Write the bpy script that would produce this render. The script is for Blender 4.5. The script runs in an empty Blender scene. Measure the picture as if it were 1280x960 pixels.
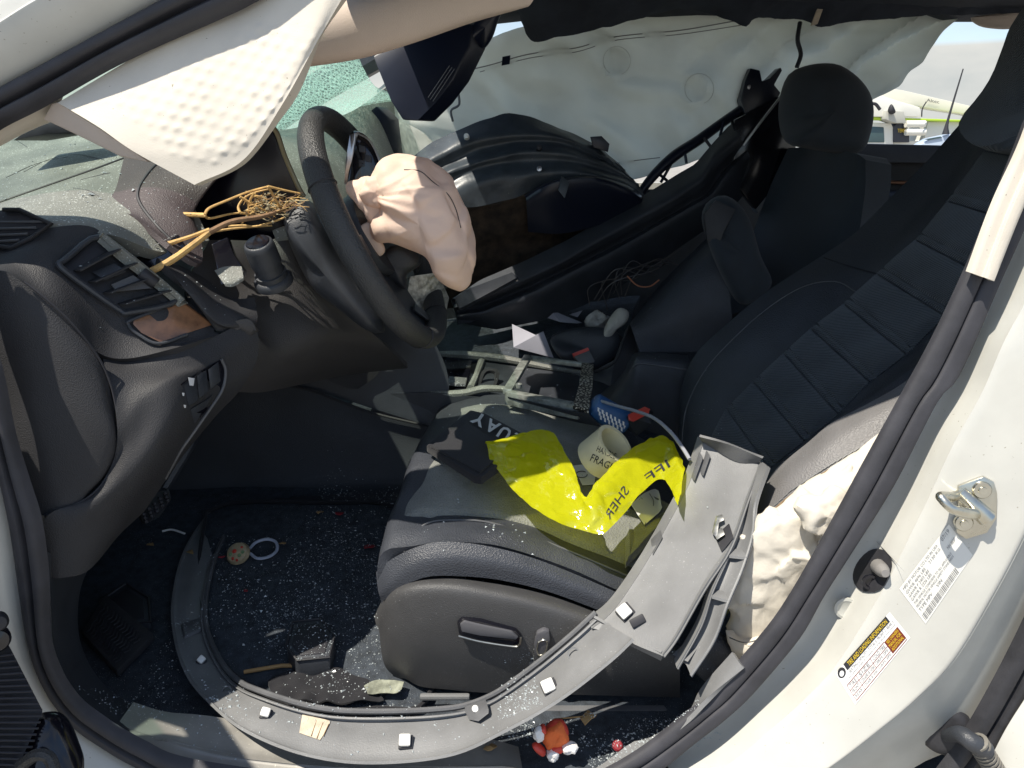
import bpy, bmesh, math, random
import numpy as np
from mathutils import Vector, Matrix, noise
from mathutils.bvhtree import BVHTree
random.seed(7)
R = math.radians
SC = bpy.context.scene
COL = SC.collection

# ------------------------------------------------------------------ camera, light, exposure
CAM = Vector((0.0, -0.8, 1.2)); PITCH = R(17.5); FPX = 949.0
cd = bpy.data.cameras.new('camera'); co = bpy.data.objects.new('camera', cd); COL.objects.link(co)
co.location = CAM; co.rotation_euler = (R(90) - PITCH, 0, 0)
cd.sensor_width = 36.0; cd.lens = 36.0 * FPX / 1280.0; cd.clip_start = 0.02; cd.clip_end = 2000
SC.camera = co
SUN = Vector((-0.42, -0.33, 1.0)).normalized()
w = bpy.data.worlds.new('World'); SC.world = w; w.use_nodes = True
SC.view_settings.view_transform = 'Standard'; SC.view_settings.look = 'None'
SC.view_settings.gamma = 1.0; SC.view_settings.exposure = 0.5; SC.view_settings.use_curve_mapping = False
def build_world():
    nt = w.node_tree; N = nt.nodes; L = nt.links; N.clear()
    out = N.new('ShaderNodeOutputWorld'); bg = N.new('ShaderNodeBackground'); bg.inputs['Strength'].default_value = 0.14
    sky = N.new('ShaderNodeTexSky'); sky.sky_type = 'NISHITA'; sky.sun_disc = False
    sky.sun_elevation = math.asin(SUN.z); sky.sun_rotation = math.atan2(SUN.x, SUN.y)
    sky.air_density = 1.0; sky.dust_density = 0.4; sky.ozone_density = 2.0
    tc = N.new('ShaderNodeTexCoord'); mp = N.new('ShaderNodeMapping'); mp.inputs['Scale'].default_value = (1.0, 1.0, 2.6)
    nz = N.new('ShaderNodeTexNoise'); nz.inputs['Scale'].default_value = 1.7; nz.inputs['Detail'].default_value = 7; nz.inputs['Roughness'].default_value = .55
    rp = N.new('ShaderNodeValToRGB'); rp.color_ramp.elements[0].position = .43; rp.color_ramp.elements[1].position = .56
    sp = N.new('ShaderNodeSeparateXYZ'); mr = N.new('ShaderNodeMapRange')
    mr.inputs['From Min'].default_value = 0.100; mr.inputs['From Max'].default_value = 0.109
    mr.inputs['To Min'].default_value = 1.0; mr.inputs['To Max'].default_value = 0.0
    mx = N.new('ShaderNodeMath'); mx.operation = 'MAXIMUM'
    mul = N.new('ShaderNodeMath'); mul.operation = 'MULTIPLY'; mul.inputs[1].default_value = .45
    mix = N.new('ShaderNodeMix'); mix.data_type = 'RGBA'
    cl = mix.inputs[7]; cl.default_value = (3.3, 3.25, 2.95, 1)
    L.new(tc.outputs['Generated'], mp.inputs['Vector']); L.new(mp.outputs['Vector'], nz.inputs['Vector'])
    L.new(nz.outputs['Fac'], rp.inputs['Fac']); L.new(tc.outputs['Generated'], sp.inputs['Vector']); L.new(sp.outputs['Z'], mr.inputs['Value'])
    L.new(rp.outputs['Color'], mul.inputs[0]); L.new(mul.outputs[0], mx.inputs[0]); L.new(mr.outputs['Result'], mx.inputs[1])
    nb = N.new('ShaderNodeTexNoise'); nb.inputs['Scale'].default_value = 9; nb.inputs['Detail'].default_value = 8; L.new(mp.outputs['Vector'], nb.inputs['Vector'])
    rb_ = N.new('ShaderNodeValToRGB'); rb_.color_ramp.elements[0].position = .3; rb_.color_ramp.elements[1].position = .65
    rb_.color_ramp.elements[0].color = (2.9, 3.1, 3.1, 1); rb_.color_ramp.elements[1].color = (4.0, 4.0, 3.8, 1)
    L.new(nb.outputs['Fac'], rb_.inputs['Fac']); L.new(rb_.outputs['Color'], mix.inputs[7])
    L.new(mx.outputs[0], mix.inputs[0]); L.new(sky.outputs['Color'], mix.inputs[6])
    L.new(mix.outputs[2], bg.inputs['Color']); L.new(bg.outputs[0], out.inputs['Surface'])
build_world()
sd = bpy.data.lights.new('sun', 'SUN'); sd.energy = 4.9; sd.angle = R(0.5); sd.color = (1, .93, .81)
so = bpy.data.objects.new('sun', sd); COL.objects.link(so); so.location = (-3, -4, 9)
so.rotation_euler = SUN.to_track_quat('Z', 'Y').to_euler()

# ------------------------------------------------------------------ helpers: rays, splines
def ray(u, v):
    a = (u - 640) / FPX; b = (480 - v) / FPX
    return Vector((a, math.cos(PITCH) + b * math.sin(PITCH), -math.sin(PITCH) + b * math.cos(PITCH)))
def P(u, v, y): d = ray(u, v); return CAM + d * ((y - CAM.y) / d.y)
def PZ(u, v, z): d = ray(u, v); return CAM + d * ((z - CAM.z) / d.z)
def PX(u, v, x): d = ray(u, v); return CAM + d * ((x - CAM.x) / d.x)
def W(p):
    if isinstance(p, Vector): return p
    return P(*p)
def WL(l): return [W(p) for p in l]
def Y(l, y): return [P(u, v, y) for u, v in l]
def YY(l, y0, y1):
    n = len(l) - 1
    return [P(u, v, y0 + (y1 - y0) * i / max(n, 1)) for i, (u, v) in enumerate(l)]
def ZZ(l, z): return [PZ(u, v, z) for u, v in l]
def catmull(pts, k, closed=False):
    p = [np.array(W(q)) for q in pts]; n = len(p); out = []
    if n < 3 and not closed:
        return [p[0] + (p[-1] - p[0]) * i / k for i in range(k + 1)]
    segs = n if closed else n - 1
    for i in range(segs):
        p1 = p[i]; p2 = p[(i + 1) % n]
        p0 = p[(i - 1) % n] if (closed or i > 0) else 2 * p1 - p2
        p3 = p[(i + 2) % n] if (closed or i + 2 < n) else 2 * p2 - p1
        for j in range(k):
            t = j / k
            out.append(.5 * ((2 * p1) + (-p0 + p2) * t + (2 * p0 - 5 * p1 + 4 * p2 - p3) * t * t + (-p0 + 3 * p1 - 3 * p2 + p3) * t ** 3))
    if not closed: out.append(p[-1])
    return out
def resample(pts, n, smooth=True, closed=False):
    c = np.array(catmull(pts, 10, closed) if smooth else [W(q) for q in pts])
    if closed: c = np.vstack([c, c[:1]])
    d = np.r_[0, np.cumsum(np.linalg.norm(np.diff(c, axis=0), axis=1))]
    s = np.linspace(0, d[-1], n + 1)[:-1] if closed else np.linspace(0, d[-1], n)
    return np.stack([np.interp(s, d, c[:, k]) for k in range(3)], 1)

# ------------------------------------------------------------------ helpers: objects
WLOC = {}; BV = {}
def thing(name, label, cat, loc, group=None):
    o = bpy.data.objects.new(name, None); COL.objects.link(o); o.location = loc; o.empty_display_size = .05
    o['label'] = label; o['category'] = cat
    if group: o['group'] = group
    WLOC[o.name] = Vector(loc); return o
def mk(name, verts, faces, mat, parent=None, smooth=True, label=None, cat=None, group=None, kind=None, recalc=True, sharp=None):
    v = np.array([tuple(q) for q in verts], float)
    c = (v.min(0) + v.max(0)) / 2
    if parent is None: c[2] = v[:, 2].min()
    me = bpy.data.meshes.new(name); me.from_pydata([tuple(q) for q in (v - c)], [], [tuple(f) for f in faces])
    if recalc:
        bm = bmesh.new(); bm.from_mesh(me); bmesh.ops.recalc_face_normals(bm, faces=bm.faces); bm.to_mesh(me); bm.free()
    me.update()
    if smooth:
        me.polygons.foreach_set('use_smooth', [True] * len(me.polygons))
        me.set_sharp_from_angle(angle=R(sharp if sharp else 42))
    o = bpy.data.objects.new(name, me); COL.objects.link(o)
    if mat: me.materials.append(mat)
    loc = Vector(c); WLOC[o.name] = loc
    if parent is not None:
        o.parent = parent; o.location = loc - WLOC[parent.name]
    else: o.location = loc
    if label: o['label'] = label
    if cat: o['category'] = cat
    if group: o['group'] = group
    if kind: o['kind'] = kind
    BV[o.name] = (v, faces)
    return o
_bvh = {}
def onto(o, u, v, off=.001):
    if o.name not in _bvh:
        vv, ff = BV[o.name]; _bvh[o.name] = BVHTree.FromPolygons([tuple(q) for q in vv], [tuple(f) for f in ff])
    d = ray(u, v).normalized(); h = _bvh[o.name].ray_cast(CAM, d)
    if h[0] is None:
        h = _bvh[o.name].find_nearest(CAM + d * 1.2)
    return h[0] - d * off
def grid_faces(nr, nc, base=0, closed=False):
    f = []
    for i in range(nr - 1):
        for j in range(nc if closed else nc - 1):
            a = base + i * nc + j; b = base + i * nc + (j + 1) % nc
            f.append((a, b, b + nc, a + nc))
    return f
def grid_normals(g):
    du = np.gradient(g, axis=0); dv = np.gradient(g, axis=1)
    n = np.cross(du, dv); n /= (np.linalg.norm(n, axis=2, keepdims=True) + 1e-12)
    mid = g.reshape(-1, 3).mean(0)
    if np.dot(n.reshape(-1, 3).mean(0), np.array(CAM) - mid) < 0: n = -n
    return n
def loft_grid(rows, n=24, m=6, smooth=True, across=True):
    g = [resample(r, n, smooth) for r in rows]
    if m <= 1 or len(g) < 2: return np.array(g)
    cols = []
    for j in range(n):
        pts = [Vector(g[i][j]) for i in range(len(g))]
        if across and len(pts) > 2: cols.append(np.array(catmull(pts, m)))
        else:
            c = []
            for i in range(len(pts) - 1):
                for k in range(m): c.append(np.array(pts[i].lerp(pts[i + 1], k / m)))
            c.append(np.array(pts[-1])); cols.append(np.array(c))
    return np.stack(cols, 1)
def loft(name, rows, mat, parent=None, n=24, m=6, th=.004, smooth=True, across=True, disp=None, **kw):
    g = loft_grid(rows, n, m, smooth, across)
    nr, nc, _ = g.shape; nn = grid_normals(g)
    if disp:
        d = np.zeros((nr, nc))
        for i in range(nr):
            for j in range(nc): d[i, j] = disp(Vector(g[i, j]), i / (nr - 1), j / (nc - 1))
        g = g + nn * d[:, :, None]; nn = grid_normals(g)
    b = g - nn * th
    verts = np.vstack([g.reshape(-1, 3), b.reshape(-1, 3)]); k = nr * nc
    f = grid_faces(nr, nc) + [tuple(reversed(q)) for q in grid_faces(nr, nc, k)]
    for j in range(nc - 1):
        f.append((j, j + 1, k + j + 1, k + j)); a = (nr - 1) * nc
        f.append((a + j, a + j + 1, k + a + j + 1, k + a + j))
    for i in range(nr - 1):
        a = i * nc; b2 = a + nc; f.append((a, b2, k + b2, k + a)); a += nc - 1; b2 += nc - 1; f.append((a, b2, k + b2, k + a))
    return mk(name, verts, f, mat, parent, **kw)
def band(name, A, B, prof, mat, parent=None, n=60, m=3, th=.006, dirv=(0, -1, 0), **kw):
    a = resample(A, n); b = resample(B, n); dv = np.array(dirv)
    rows = [[Vector(a[i] + (b[i] - a[i]) * f + dv * o) for i in range(n)] for f, o in prof]
    return loft(name, rows, mat, parent, n=n, m=m, th=th, smooth=False, **kw)
def puff(name, outline, mat, parent=None, front=.02, back=.02, n=48, rings=10, dirv=(0, -1, 0), disp=None, smooth=True, power=1.0, rel=None, **kw):
    o = resample(outline, n, smooth, True); c = o.mean(0); dv = np.array(Vector(dirv).normalized())
    verts = []; R2 = rings * 2
    for i in range(R2 + 1):
        ph = math.pi * i / R2; s = math.sin(ph); h = math.cos(ph)
        s = max(0.0, s) ** power; hh = (front if h >= 0 else back) * h
        for j in range(n): verts.append(c + (o[j] - c) * max(s, 1e-4) + dv * hh)
    verts = np.array(verts)
    if disp:
        for i in range(len(verts)):
            p = Vector(verts[i]); dd = (p - Vector(c)).normalized(); verts[i] = p + dd * disp(p)
    if rel: verts = relax(verts, R2 + 1, n, **rel)
    return mk(name, verts, grid_faces(R2 + 1, n, 0, True), mat, parent, **kw)
def relax(V, nr, nc, grow=1.12, iters=160, anchor=.012, bend=.5, seed=1, amp=.004, wl=.05, stretch=None):
    """buckle a closed bag: its cloth is a little larger than its shape, so it creases"""
    X = V.reshape(nr, nc, 3).copy(); X0 = X.copy()
    rs = random.Random(seed); o = Vector((rs.uniform(0, 9), rs.uniform(0, 9), rs.uniform(0, 9)))
    N_ = grid_normals(X)
    for i in range(nr):
        for j in range(nc): X[i, j] += N_[i, j] * amp * noise.noise(Vector(X[i, j]) / wl + o)
    fam = []
    for (a, b, st) in ((0, 1, 1.0), (1, 0, 1.0), (1, 1, .8), (1, -1, .8), (0, 3, bend), (3, 0, bend), (0, 6, bend * .5), (5, 0, bend * .5)):
        A = X0[:nr - a]; B = np.roll(X0, -b, 1)[a:]; L0 = np.linalg.norm(B - A, axis=2) * (grow if max(abs(a), abs(b)) == 1 else 1 + (grow - 1) * .6)
        fam.append((a, b, st, L0))
    for it in range(iters):
        D = np.zeros_like(X); Wt = np.zeros((nr, nc, 1))
        for a, b, st, L0 in fam:
            A = X[:nr - a]; B = np.roll(X, -b, 1)[a:]; d = B - A; l = np.linalg.norm(d, axis=2) + 1e-9
            c = (d * ((l - L0) / l * .5 * st)[:, :, None])
            D[:nr - a] += c; Wt[:nr - a] += st
            E = np.zeros_like(X); E[a:] = c; E = np.roll(E, b, 1); D -= E
            q = np.zeros((nr, nc, 1)); q[a:] = st; Wt += np.roll(q, b, 1)
        X += 1.3 * D / Wt + anchor * (X0 - X)
    return X.reshape(-1, 3)
def bevel_bm(bm, w, seg=2):
    if w > 0: bmesh.ops.bevel(bm, geom=[e for e in bm.edges if len(e.link_faces) == 2 and e.calc_face_angle(0) > .5], offset=w, segments=seg, affect='EDGES', profile=.6)
def from_bm(name, bm, mat, parent=None, **kw):
    bm.verts.index_update()
    v = [q.co.copy() for q in bm.verts]; f = [[x.index for x in fc.verts] for fc in bm.faces]; bm.free()
    return mk(name, v, f, mat, parent, **kw)
def slab(name, outline, vec, mat, parent=None, bev=.0, seg=2, **kw):
    o = WL(outline); vec = Vector(vec); bm = bmesh.new()
    a = [bm.verts.new(p) for p in o]; b = [bm.verts.new(p + vec) for p in o]; n = len(o)
    bm.faces.new(a); bm.faces.new(list(reversed(b)))
    for i in range(n): bm.faces.new((a[i], b[i], b[(i + 1) % n], a[(i + 1) % n]))
    bmesh.ops.recalc_face_normals(bm, faces=bm.faces); bevel_bm(bm, bev, seg)
    big = [f for f in bm.faces if len(f.verts) > 4]
    if big: bmesh.ops.triangulate(bm, faces=big)
    return from_bm(name, bm, mat, parent, **kw)
def basis(z, x=None):
    z = Vector(z).normalized(); x = Vector(x) if x is not None else Vector((1, 0, 0))
    if abs(z.dot(x.normalized())) > .97: x = Vector((0, 1, 0))
    y = z.cross(x).normalized(); x = y.cross(z)
    return Matrix((x, y, z)).transposed()
def box(name, c, size, mat, parent=None, rot=None, bev=.003, seg=2, **kw):
    bm = bmesh.new(); bmesh.ops.create_cube(bm, size=1)
    for q in bm.verts: q.co = Vector((q.co.x * size[0], q.co.y * size[1], q.co.z * size[2]))
    bevel_bm(bm, bev, seg); c = W(c)
    for q in bm.verts: q.co = (rot @ q.co if rot else q.co) + c
    return from_bm(name, bm, mat, parent, **kw)
def tube_geo(path, r, seg=8, smooth=True, k=6):
    p = np.array(catmull(path, k)) if smooth else np.array([np.array(W(q)) for q in path])
    n = len(p); rr = np.interp(np.linspace(0, 1, n), np.linspace(0, 1, len(r)), r) if isinstance(r, (list, tuple)) else np.full(n, r)
    v = []; a = None
    for i in range(n):
        t = Vector(p[min(i + 1, n - 1)] - p[max(i - 1, 0)]).normalized()
        if a is None:
            a = t.cross(Vector((.13, .27, .95)))
            if a.length < .1: a = t.cross(Vector((1, 0, 0)))
        a = a - t * a.dot(t); a.normalize(); b = t.cross(a)
        for j in range(seg):
            q = 2 * math.pi * j / seg; v.append(Vector(p[i]) + (a * math.cos(q) + b * math.sin(q)) * rr[i])
    f = grid_faces(n, seg, 0, True); f.append(tuple(range(seg))); f.append(tuple(range((n - 1) * seg, n * seg)))
    return v, f
def tube(name, path, r, mat, parent=None, seg=8, smooth=True, k=6, **kw):
    v, f = tube_geo(path, r, seg, smooth, k); return mk(name, v, f, mat, parent, **kw)
def join(parts):
    V = []; Fc = []
    for v, f in parts:
        b = len(V); V += list(v); Fc += [tuple(i + b for i in q) for q in f]
    return V, Fc
def lathe(name, c, axis, prof, mat, parent=None, seg=32, **kw):
    M = basis(axis); c = W(c); v = []
    for r, h in prof:
        for j in range(seg):
            a = 2 * math.pi * j / seg; v.append(c + M @ Vector((max(r, 1e-4) * math.cos(a), max(r, 1e-4) * math.sin(a), h)))
    return mk(name, v, grid_faces(len(prof), seg, 0, True), mat, parent, **kw)
def nz(p, s, seed=0.0): return noise.noise(Vector((p[0] * s + seed, p[1] * s - seed, p[2] * s + 2 * seed)))
def fr(p, s, seed=0.0, o=4): return noise.fractal(Vector((p[0] * s + seed, p[1] * s - seed, p[2] * s)), 1.0, 2.0, o)
_fc = {}
def text2d(s, bold=0.0):
    if s in _fc: return _fc[s]
    cu = bpy.data.curves.new('t', 'FONT'); cu.body = s; cu.offset = bold; cu.resolution_u = 2
    o = bpy.data.objects.new('t', cu); COL.objects.link(o); bpy.context.view_layer.update()
    me = bpy.data.meshes.new_from_object(o.evaluated_get(bpy.context.evaluated_depsgraph_get()))
    v = [(q.co.x, q.co.y) for q in me.vertices]; f = [tuple(p.vertices) for p in me.polygons]
    bpy.data.objects.remove(o); bpy.data.curves.remove(cu); bpy.data.meshes.remove(me)
    a = np.array(v); lo = a.min(0); hi = a.max(0); a = (a - lo) / (hi - lo)
    _fc[s] = (a, f); return _fc[s]
def bil(q, s, t):
    bl, br, tr, tl = [np.array(x, float) for x in q]
    return (bl * (1 - s) + br * s) * (1 - t) + (tl * (1 - s) + tr * s) * t
def sub(q, s0, t0, s1, t1): return [tuple(bil(q, s, t)) for s, t in ((s0, t0), (s1, t0), (s1, t1), (s0, t1))]
def decal_text(name, lines, target, mat, parent, off=.0012, **kw):
    """lines = [(string, quad)] : flat print laid on the surface of target"""
    parts = []
    for s, q in lines:
        a, f = text2d(s); parts.append(([onto(target, *bil(q, x, y), off) for x, y in a], f))
    V, Fc = join(parts); return mk(name, V, Fc, mat, parent, smooth=False, recalc=False, **kw)
def decal_quads(name, quads, target, mat, parent, off=.0008, k=4, **kw):
    parts = []
    for q in quads:
        v = [onto(target, *bil(q, i / k, j / k), off) for j in range(k + 1) for i in range(k + 1)]
        parts.append((v, grid_faces(k + 1, k + 1)))
    V, Fc = join(parts); return mk(name, V, Fc, mat, parent, recalc=False, **kw)

# ------------------------------------------------------------------ materials
def mat(name, col, rough=.5, metal=0, var=0, vs=8, bump=0, bs=300, voro=False, speck=0, ss=500, speckcol=(.6, .62, .62), spec=.5, coat=0, sheen=0, trans=0, wave=0, ws=200, var2=None, alpha=1):
    m = bpy.data.materials.new(name); m.use_nodes = True; nt = m.node_tree; N = nt.nodes; L = nt.links
    b = N['Principled BSDF']; tc = N.new('ShaderNodeTexCoord')
    b.inputs['Base Color'].default_value = (*col, 1); b.inputs['Roughness'].default_value = rough; b.inputs['Metallic'].default_value = metal
    b.inputs['Specular IOR Level'].default_value = spec; b.inputs['Coat Weight'].default_value = coat; b.inputs['Coat Roughness'].default_value = .08
    if sheen: b.inputs['Sheen Weight'].default_value = sheen; b.inputs['Sheen Roughness'].default_value = .5
    if trans: b.inputs['Transmission Weight'].default_value = trans
    if alpha < 1: b.inputs['Alpha'].default_value = alpha
    cur = None
    if var:
        n = N.new('ShaderNodeTexNoise'); n.inputs['Scale'].default_value = vs; n.inputs['Detail'].default_value = 6; n.inputs['Roughness'].default_value = .6
        L.new(tc.outputs['Object'], n.inputs['Vector'])
        r = N.new('ShaderNodeValToRGB'); r.color_ramp.elements[0].position = .3; r.color_ramp.elements[1].position = .7
        c0 = tuple(x * (1 - var) for x in col); c1 = var2 if var2 else tuple(min(1, x * (1 + var)) for x in col)
        r.color_ramp.elements[0].color = (*c0, 1); r.color_ramp.elements[1].color = (*c1, 1)
        L.new(n.outputs['Fac'], r.inputs['Fac']); cur = r.outputs['Color']
        rr = N.new('ShaderNodeMapRange'); rr.inputs['To Min'].default_value = max(0, rough - .1); rr.inputs['To Max'].default_value = min(1, rough + .12)
        L.new(n.outputs['Fac'], rr.inputs['Value']); L.new(rr.outputs['Result'], b.inputs['Roughness'])
    if speck:
        n = N.new('ShaderNodeTexNoise'); n.inputs['Scale'].default_value = ss; n.inputs['Detail'].default_value = 2
        n2 = N.new('ShaderNodeTexNoise'); n2.inputs['Scale'].default_value = 9; n2.inputs['Detail'].default_value = 3
        L.new(tc.outputs['Object'], n.inputs['Vector']); L.new(tc.outputs['Object'], n2.inputs['Vector'])
        ad = N.new('ShaderNodeMath'); ad.operation = 'MULTIPLY_ADD'; ad.inputs[1].default_value = .25
        L.new(n2.outputs['Fac'], ad.inputs[0]); L.new(n.outputs['Fac'], ad.inputs[2])
        r = N.new('ShaderNodeValToRGB'); r.color_ramp.elements[0].position = .86 - speck * .12; r.color_ramp.elements[1].position = .90 - speck * .12
        L.new(ad.outputs[0], r.inputs['Fac'])
        mx = N.new('ShaderNodeMix'); mx.data_type = 'RGBA'; mx.inputs[7].default_value = (*speckcol, 1)
        if cur: L.new(cur, mx.inputs[6])
        else: mx.inputs[6].default_value = (*col, 1)
        L.new(r.outputs['Color'], mx.inputs[0]); cur = mx.outputs[2]
    if cur: L.new(cur, b.inputs['Base Color'])
    h = None
    if bump:
        n = N.new('ShaderNodeTexVoronoi' if voro else 'ShaderNodeTexNoise'); n.inputs['Scale'].default_value = bs
        L.new(tc.outputs['Object'], n.inputs['Vector']); h = n.outputs['Distance' if voro else 'Fac']
        bp = N.new('ShaderNodeBump'); bp.inputs['Strength'].default_value = bump; bp.inputs['Distance'].default_value = .002
        L.new(h, bp.inputs['Height']); L.new(bp.outputs['Normal'], b.inputs['Normal'])
        if wave:
            wv = N.new('ShaderNodeTexWave'); wv.inputs['Scale'].default_value = ws; wv.inputs['Distortion'].default_value = .6
            wv.bands_direction = 'DIAGONAL'; L.new(tc.outputs['Object'], wv.inputs['Vector'])
            b2 = N.new('ShaderNodeBump'); b2.inputs['Strength'].default_value = wave; b2.inputs['Distance'].default_value = .002
            L.new(wv.outputs['Fac'], b2.inputs['Height']); L.new(bp.outputs['Normal'], b2.inputs['Normal']); L.new(b2.outputs['Normal'], b.inputs['Normal'])
    return m
def thin_mat(name, col, tr=.5, rough=.35, transp=0, bump=0, bs=40, var=0, vs=10, gloss=.1):
    """thin cloth or plastic film: diffuse + translucent + clear + sheen of gloss"""
    m = bpy.data.materials.new(name); m.use_nodes = True; nt = m.node_tree; N = nt.nodes; L = nt.links; N.clear()
    o = N.new('ShaderNodeOutputMaterial'); d = N.new('ShaderNodeBsdfDiffuse'); t = N.new('ShaderNodeBsdfTranslucent'); g = N.new('ShaderNodeBsdfGlossy')
    x = N.new('ShaderNodeBsdfTransparent'); a = N.new('ShaderNodeMixShader'); b = N.new('ShaderNodeMixShader'); c = N.new('ShaderNodeMixShader')
    tc = N.new('ShaderNodeTexCoord')
    for q in (d, t): q.inputs['Color'].default_value = (*col, 1)
    x.inputs['Color'].default_value = (*[min(1, q * 1.1 + .05) for q in col], 1); g.inputs['Roughness'].default_value = rough
    a.inputs[0].default_value = tr; b.inputs[0].default_value = transp; c.inputs[0].default_value = gloss
    if var:
        n = N.new('ShaderNodeTexNoise'); n.inputs['Scale'].default_value = vs; n.inputs['Detail'].default_value = 5
        r = N.new('ShaderNodeValToRGB'); r.color_ramp.elements[0].position = .3; r.color_ramp.elements[1].position = .7
        r.color_ramp.elements[0].color = (*[q * (1 - var) for q in col], 1); r.color_ramp.elements[1].color = (*[min(1, q * (1 + var)) for q in col], 1)
        L.new(tc.outputs['Object'], n.inputs['Vector']); L.new(n.outputs['Fac'], r.inputs['Fac'])
        for q in (d, t): L.new(r.outputs['Color'], q.inputs['Color'])
    if bump:
        n = N.new('ShaderNodeTexNoise'); n.inputs['Scale'].default_value = bs; n.inputs['Detail'].default_value = 4
        bp = N.new('ShaderNodeBump'); bp.inputs['Strength'].default_value = bump; bp.inputs['Distance'].default_value = .01
        L.new(tc.outputs['Object'], n.inputs['Vector']); L.new(n.outputs['Fac'], bp.inputs['Height'])
        for q in (d, t, g): L.new(bp.outputs['Normal'], q.inputs['Normal'])
    L.new(d.outputs[0], a.inputs[1]); L.new(t.outputs[0], a.inputs[2]); L.new(a.outputs[0], b.inputs[1]); L.new(x.outputs[0], b.inputs[2])
    L.new(b.outputs[0], c.inputs[1]); L.new(g.outputs[0], c.inputs[2]); L.new(c.outputs[0], o.inputs['Surface'])
    return m
M = {}
M['paint'] = mat('white_paint', (.52, .515, .475), .34, var=.09, vs=7, coat=.45, speck=.04, ss=260, speckcol=(.30, .28, .23), bump=.02, bs=40)
M['paint_dk'] = mat('white_paint_dark', (.42, .42, .385), .4, var=.1, vs=12, coat=.2)  # slightly darker white paint for the rear jamb and plug
M['rubber'] = mat('black_rubber', (.022, .022, .026), .55, var=.35, vs=25, bump=.15, bs=500)
M['seal'] = mat('seal_rubber', (.035, .035, .042), .62, var=.3, vs=18, bump=.12, bs=700)
M['dash'] = mat('dash_grain', (.031, .031, .034), .58, spec=.35, var=.18, vs=10, bump=.3, bs=620, voro=True)
M['dash_top'] = mat('dash_top_dusty', (.18, .185, .165), .5, var=.3, vs=9, bump=.35, bs=520, voro=True, speck=.75, ss=330, speckcol=(.5, .53, .5))
M['trim_dk'] = mat('dark_plastic', (.034, .038, .046), .45, var=.25, vs=14, bump=.2, bs=700, voro=True)
M['gloss'] = mat('gloss_black', (.006, .006, .01), .15, coat=.3)
M['screen'] = mat('smoked_lens', (.004, .004, .012), .22)
M['leather'] = mat('black_leather', (.037, .041, .051), .48, var=.2, vs=12, bump=.4, bs=420, voro=True)
M['rim_leather'] = mat('wheel_leather', (.036, .037, .038), .46, var=.2, vs=14, bump=.5, bs=480, voro=True)
M['fabric'] = mat('blue_black_fabric', (.046, .055, .066), .85, var=.25, vs=14, bump=.4, bs=900, sheen=.25, wave=.6, ws=95)
M['mesh'] = mat('seat_mesh_fabric', (.17, .175, .16), .75, var=.2, vs=20, bump=.7, bs=300, voro=True, sheen=.15, speck=.1, ss=700)
M['fabric_dk'] = mat('dark_fabric', (.027, .035, .046), .85, var=.2, vs=14, bump=.4, bs=900, sheen=.15)
M['carpet'] = mat('black_carpet', (.036, .044, .055), .95, var=.45, vs=60, bump=.9, bs=420, speck=.15, ss=700)
M['carpet_side'] = mat('plain_carpet', (.026, .037, .05), .95, var=.3, vs=30, bump=.6, bs=500, speck=.05, ss=600)
M['cream'] = mat('cream_vinyl', (.62, .57, .49), .7, var=.10, vs=7, bump=.15, bs=700, speck=.02, ss=220, speckcol=(.3, .26, .2))
M['liner'] = mat('cream_headliner', (.56, .47, .40), .9, var=.06, vs=10, bump=.3, bs=900)
M['liner_dk'] = mat('dark_headliner', (.03, .036, .05), .95, var=.3, vs=12, bump=.5, bs=500)
M['grey'] = mat('grey_plastic', (.17, .172, .175), .5, var=.2, vs=9, bump=.2, bs=500, speck=.15, ss=300, speckcol=(.3, .3, .3))
M['grey_dk'] = mat('grey_plastic_dull', (.10, .102, .108), .55, var=.25, vs=14, bump=.2, bs=500)
M['valance'] = mat('valance_plastic', (.056, .056, .058), .5, var=.15, vs=9, bump=.3, bs=640, voro=True, speck=.03, ss=700)
M['chrome'] = mat('zinc_steel', (.6, .58, .5), .28, metal=1, var=.15, vs=30)
M['steel'] = mat('steel', (.5, .5, .52), .3, metal=1, var=.2, vs=30)
M['wood'] = mat('walnut_trim', (.24, .115, .055), .3, var=.55, vs=26, coat=.5, bump=.05)
M['twig'] = mat('dry_twig', (.58, .37, .14), .75, var=.35, vs=60, bump=.5, bs=300)
M['twig_dk'] = mat('twig_bark', (.22, .13, .07), .8, var=.3, vs=60, bump=.5, bs=300)
M['white'] = mat('white_plastic', (.75, .74, .70), .4, var=.06, vs=30)
M['paper'] = mat('white_paper', (.33, .33, .38), .8, var=.05, vs=20)
M['paper_y'] = mat('yellow_paper', (.62, .58, .32), .8)
M['ink'] = mat('ink', (.02, .02, .025), .6)
M['print'] = mat('grey_print', (.22, .22, .22), .6)
M['red'] = mat('red_plastic', (.6, .06, .04), .4)
M['blue'] = mat('blue_label', (.03, .10, .24), .4, var=.2, vs=30)
M['yellow_print'] = mat('yellow_print', (.75, .52, .02), .5)
M['maroon'] = mat('maroon_print', (.16, .02, .01), .5)
M['label'] = mat('label_white', (.8, .79, .77), .35)
M['airbag'] = thin_mat('peach_airbag_cloth', (.86, .66, .54), tr=.25, rough=.5, bump=.12, bs=60, var=.08, vs=12, gloss=.02)
M['curtain'] = thin_mat('curtain_airbag_cloth', (.74, .77, .73), tr=.6, rough=.5, bump=.2, bs=14, var=.08, vs=5, gloss=.01)
M['seatbag'] = thin_mat('seat_airbag_cloth', (.76, .71, .62), tr=.2, rough=.5, bump=.3, bs=30, var=.07, vs=12, gloss=.02)
M['film'] = thin_mat('yellow_film', (.90, .90, .03), tr=.6, rough=.12, transp=.40, bump=.3, bs=50, gloss=.08)
M['cloth_bk'] = mat('black_cloth', (.009, .009, .012), .9, bump=.4, bs=600, sheen=.1)
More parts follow.
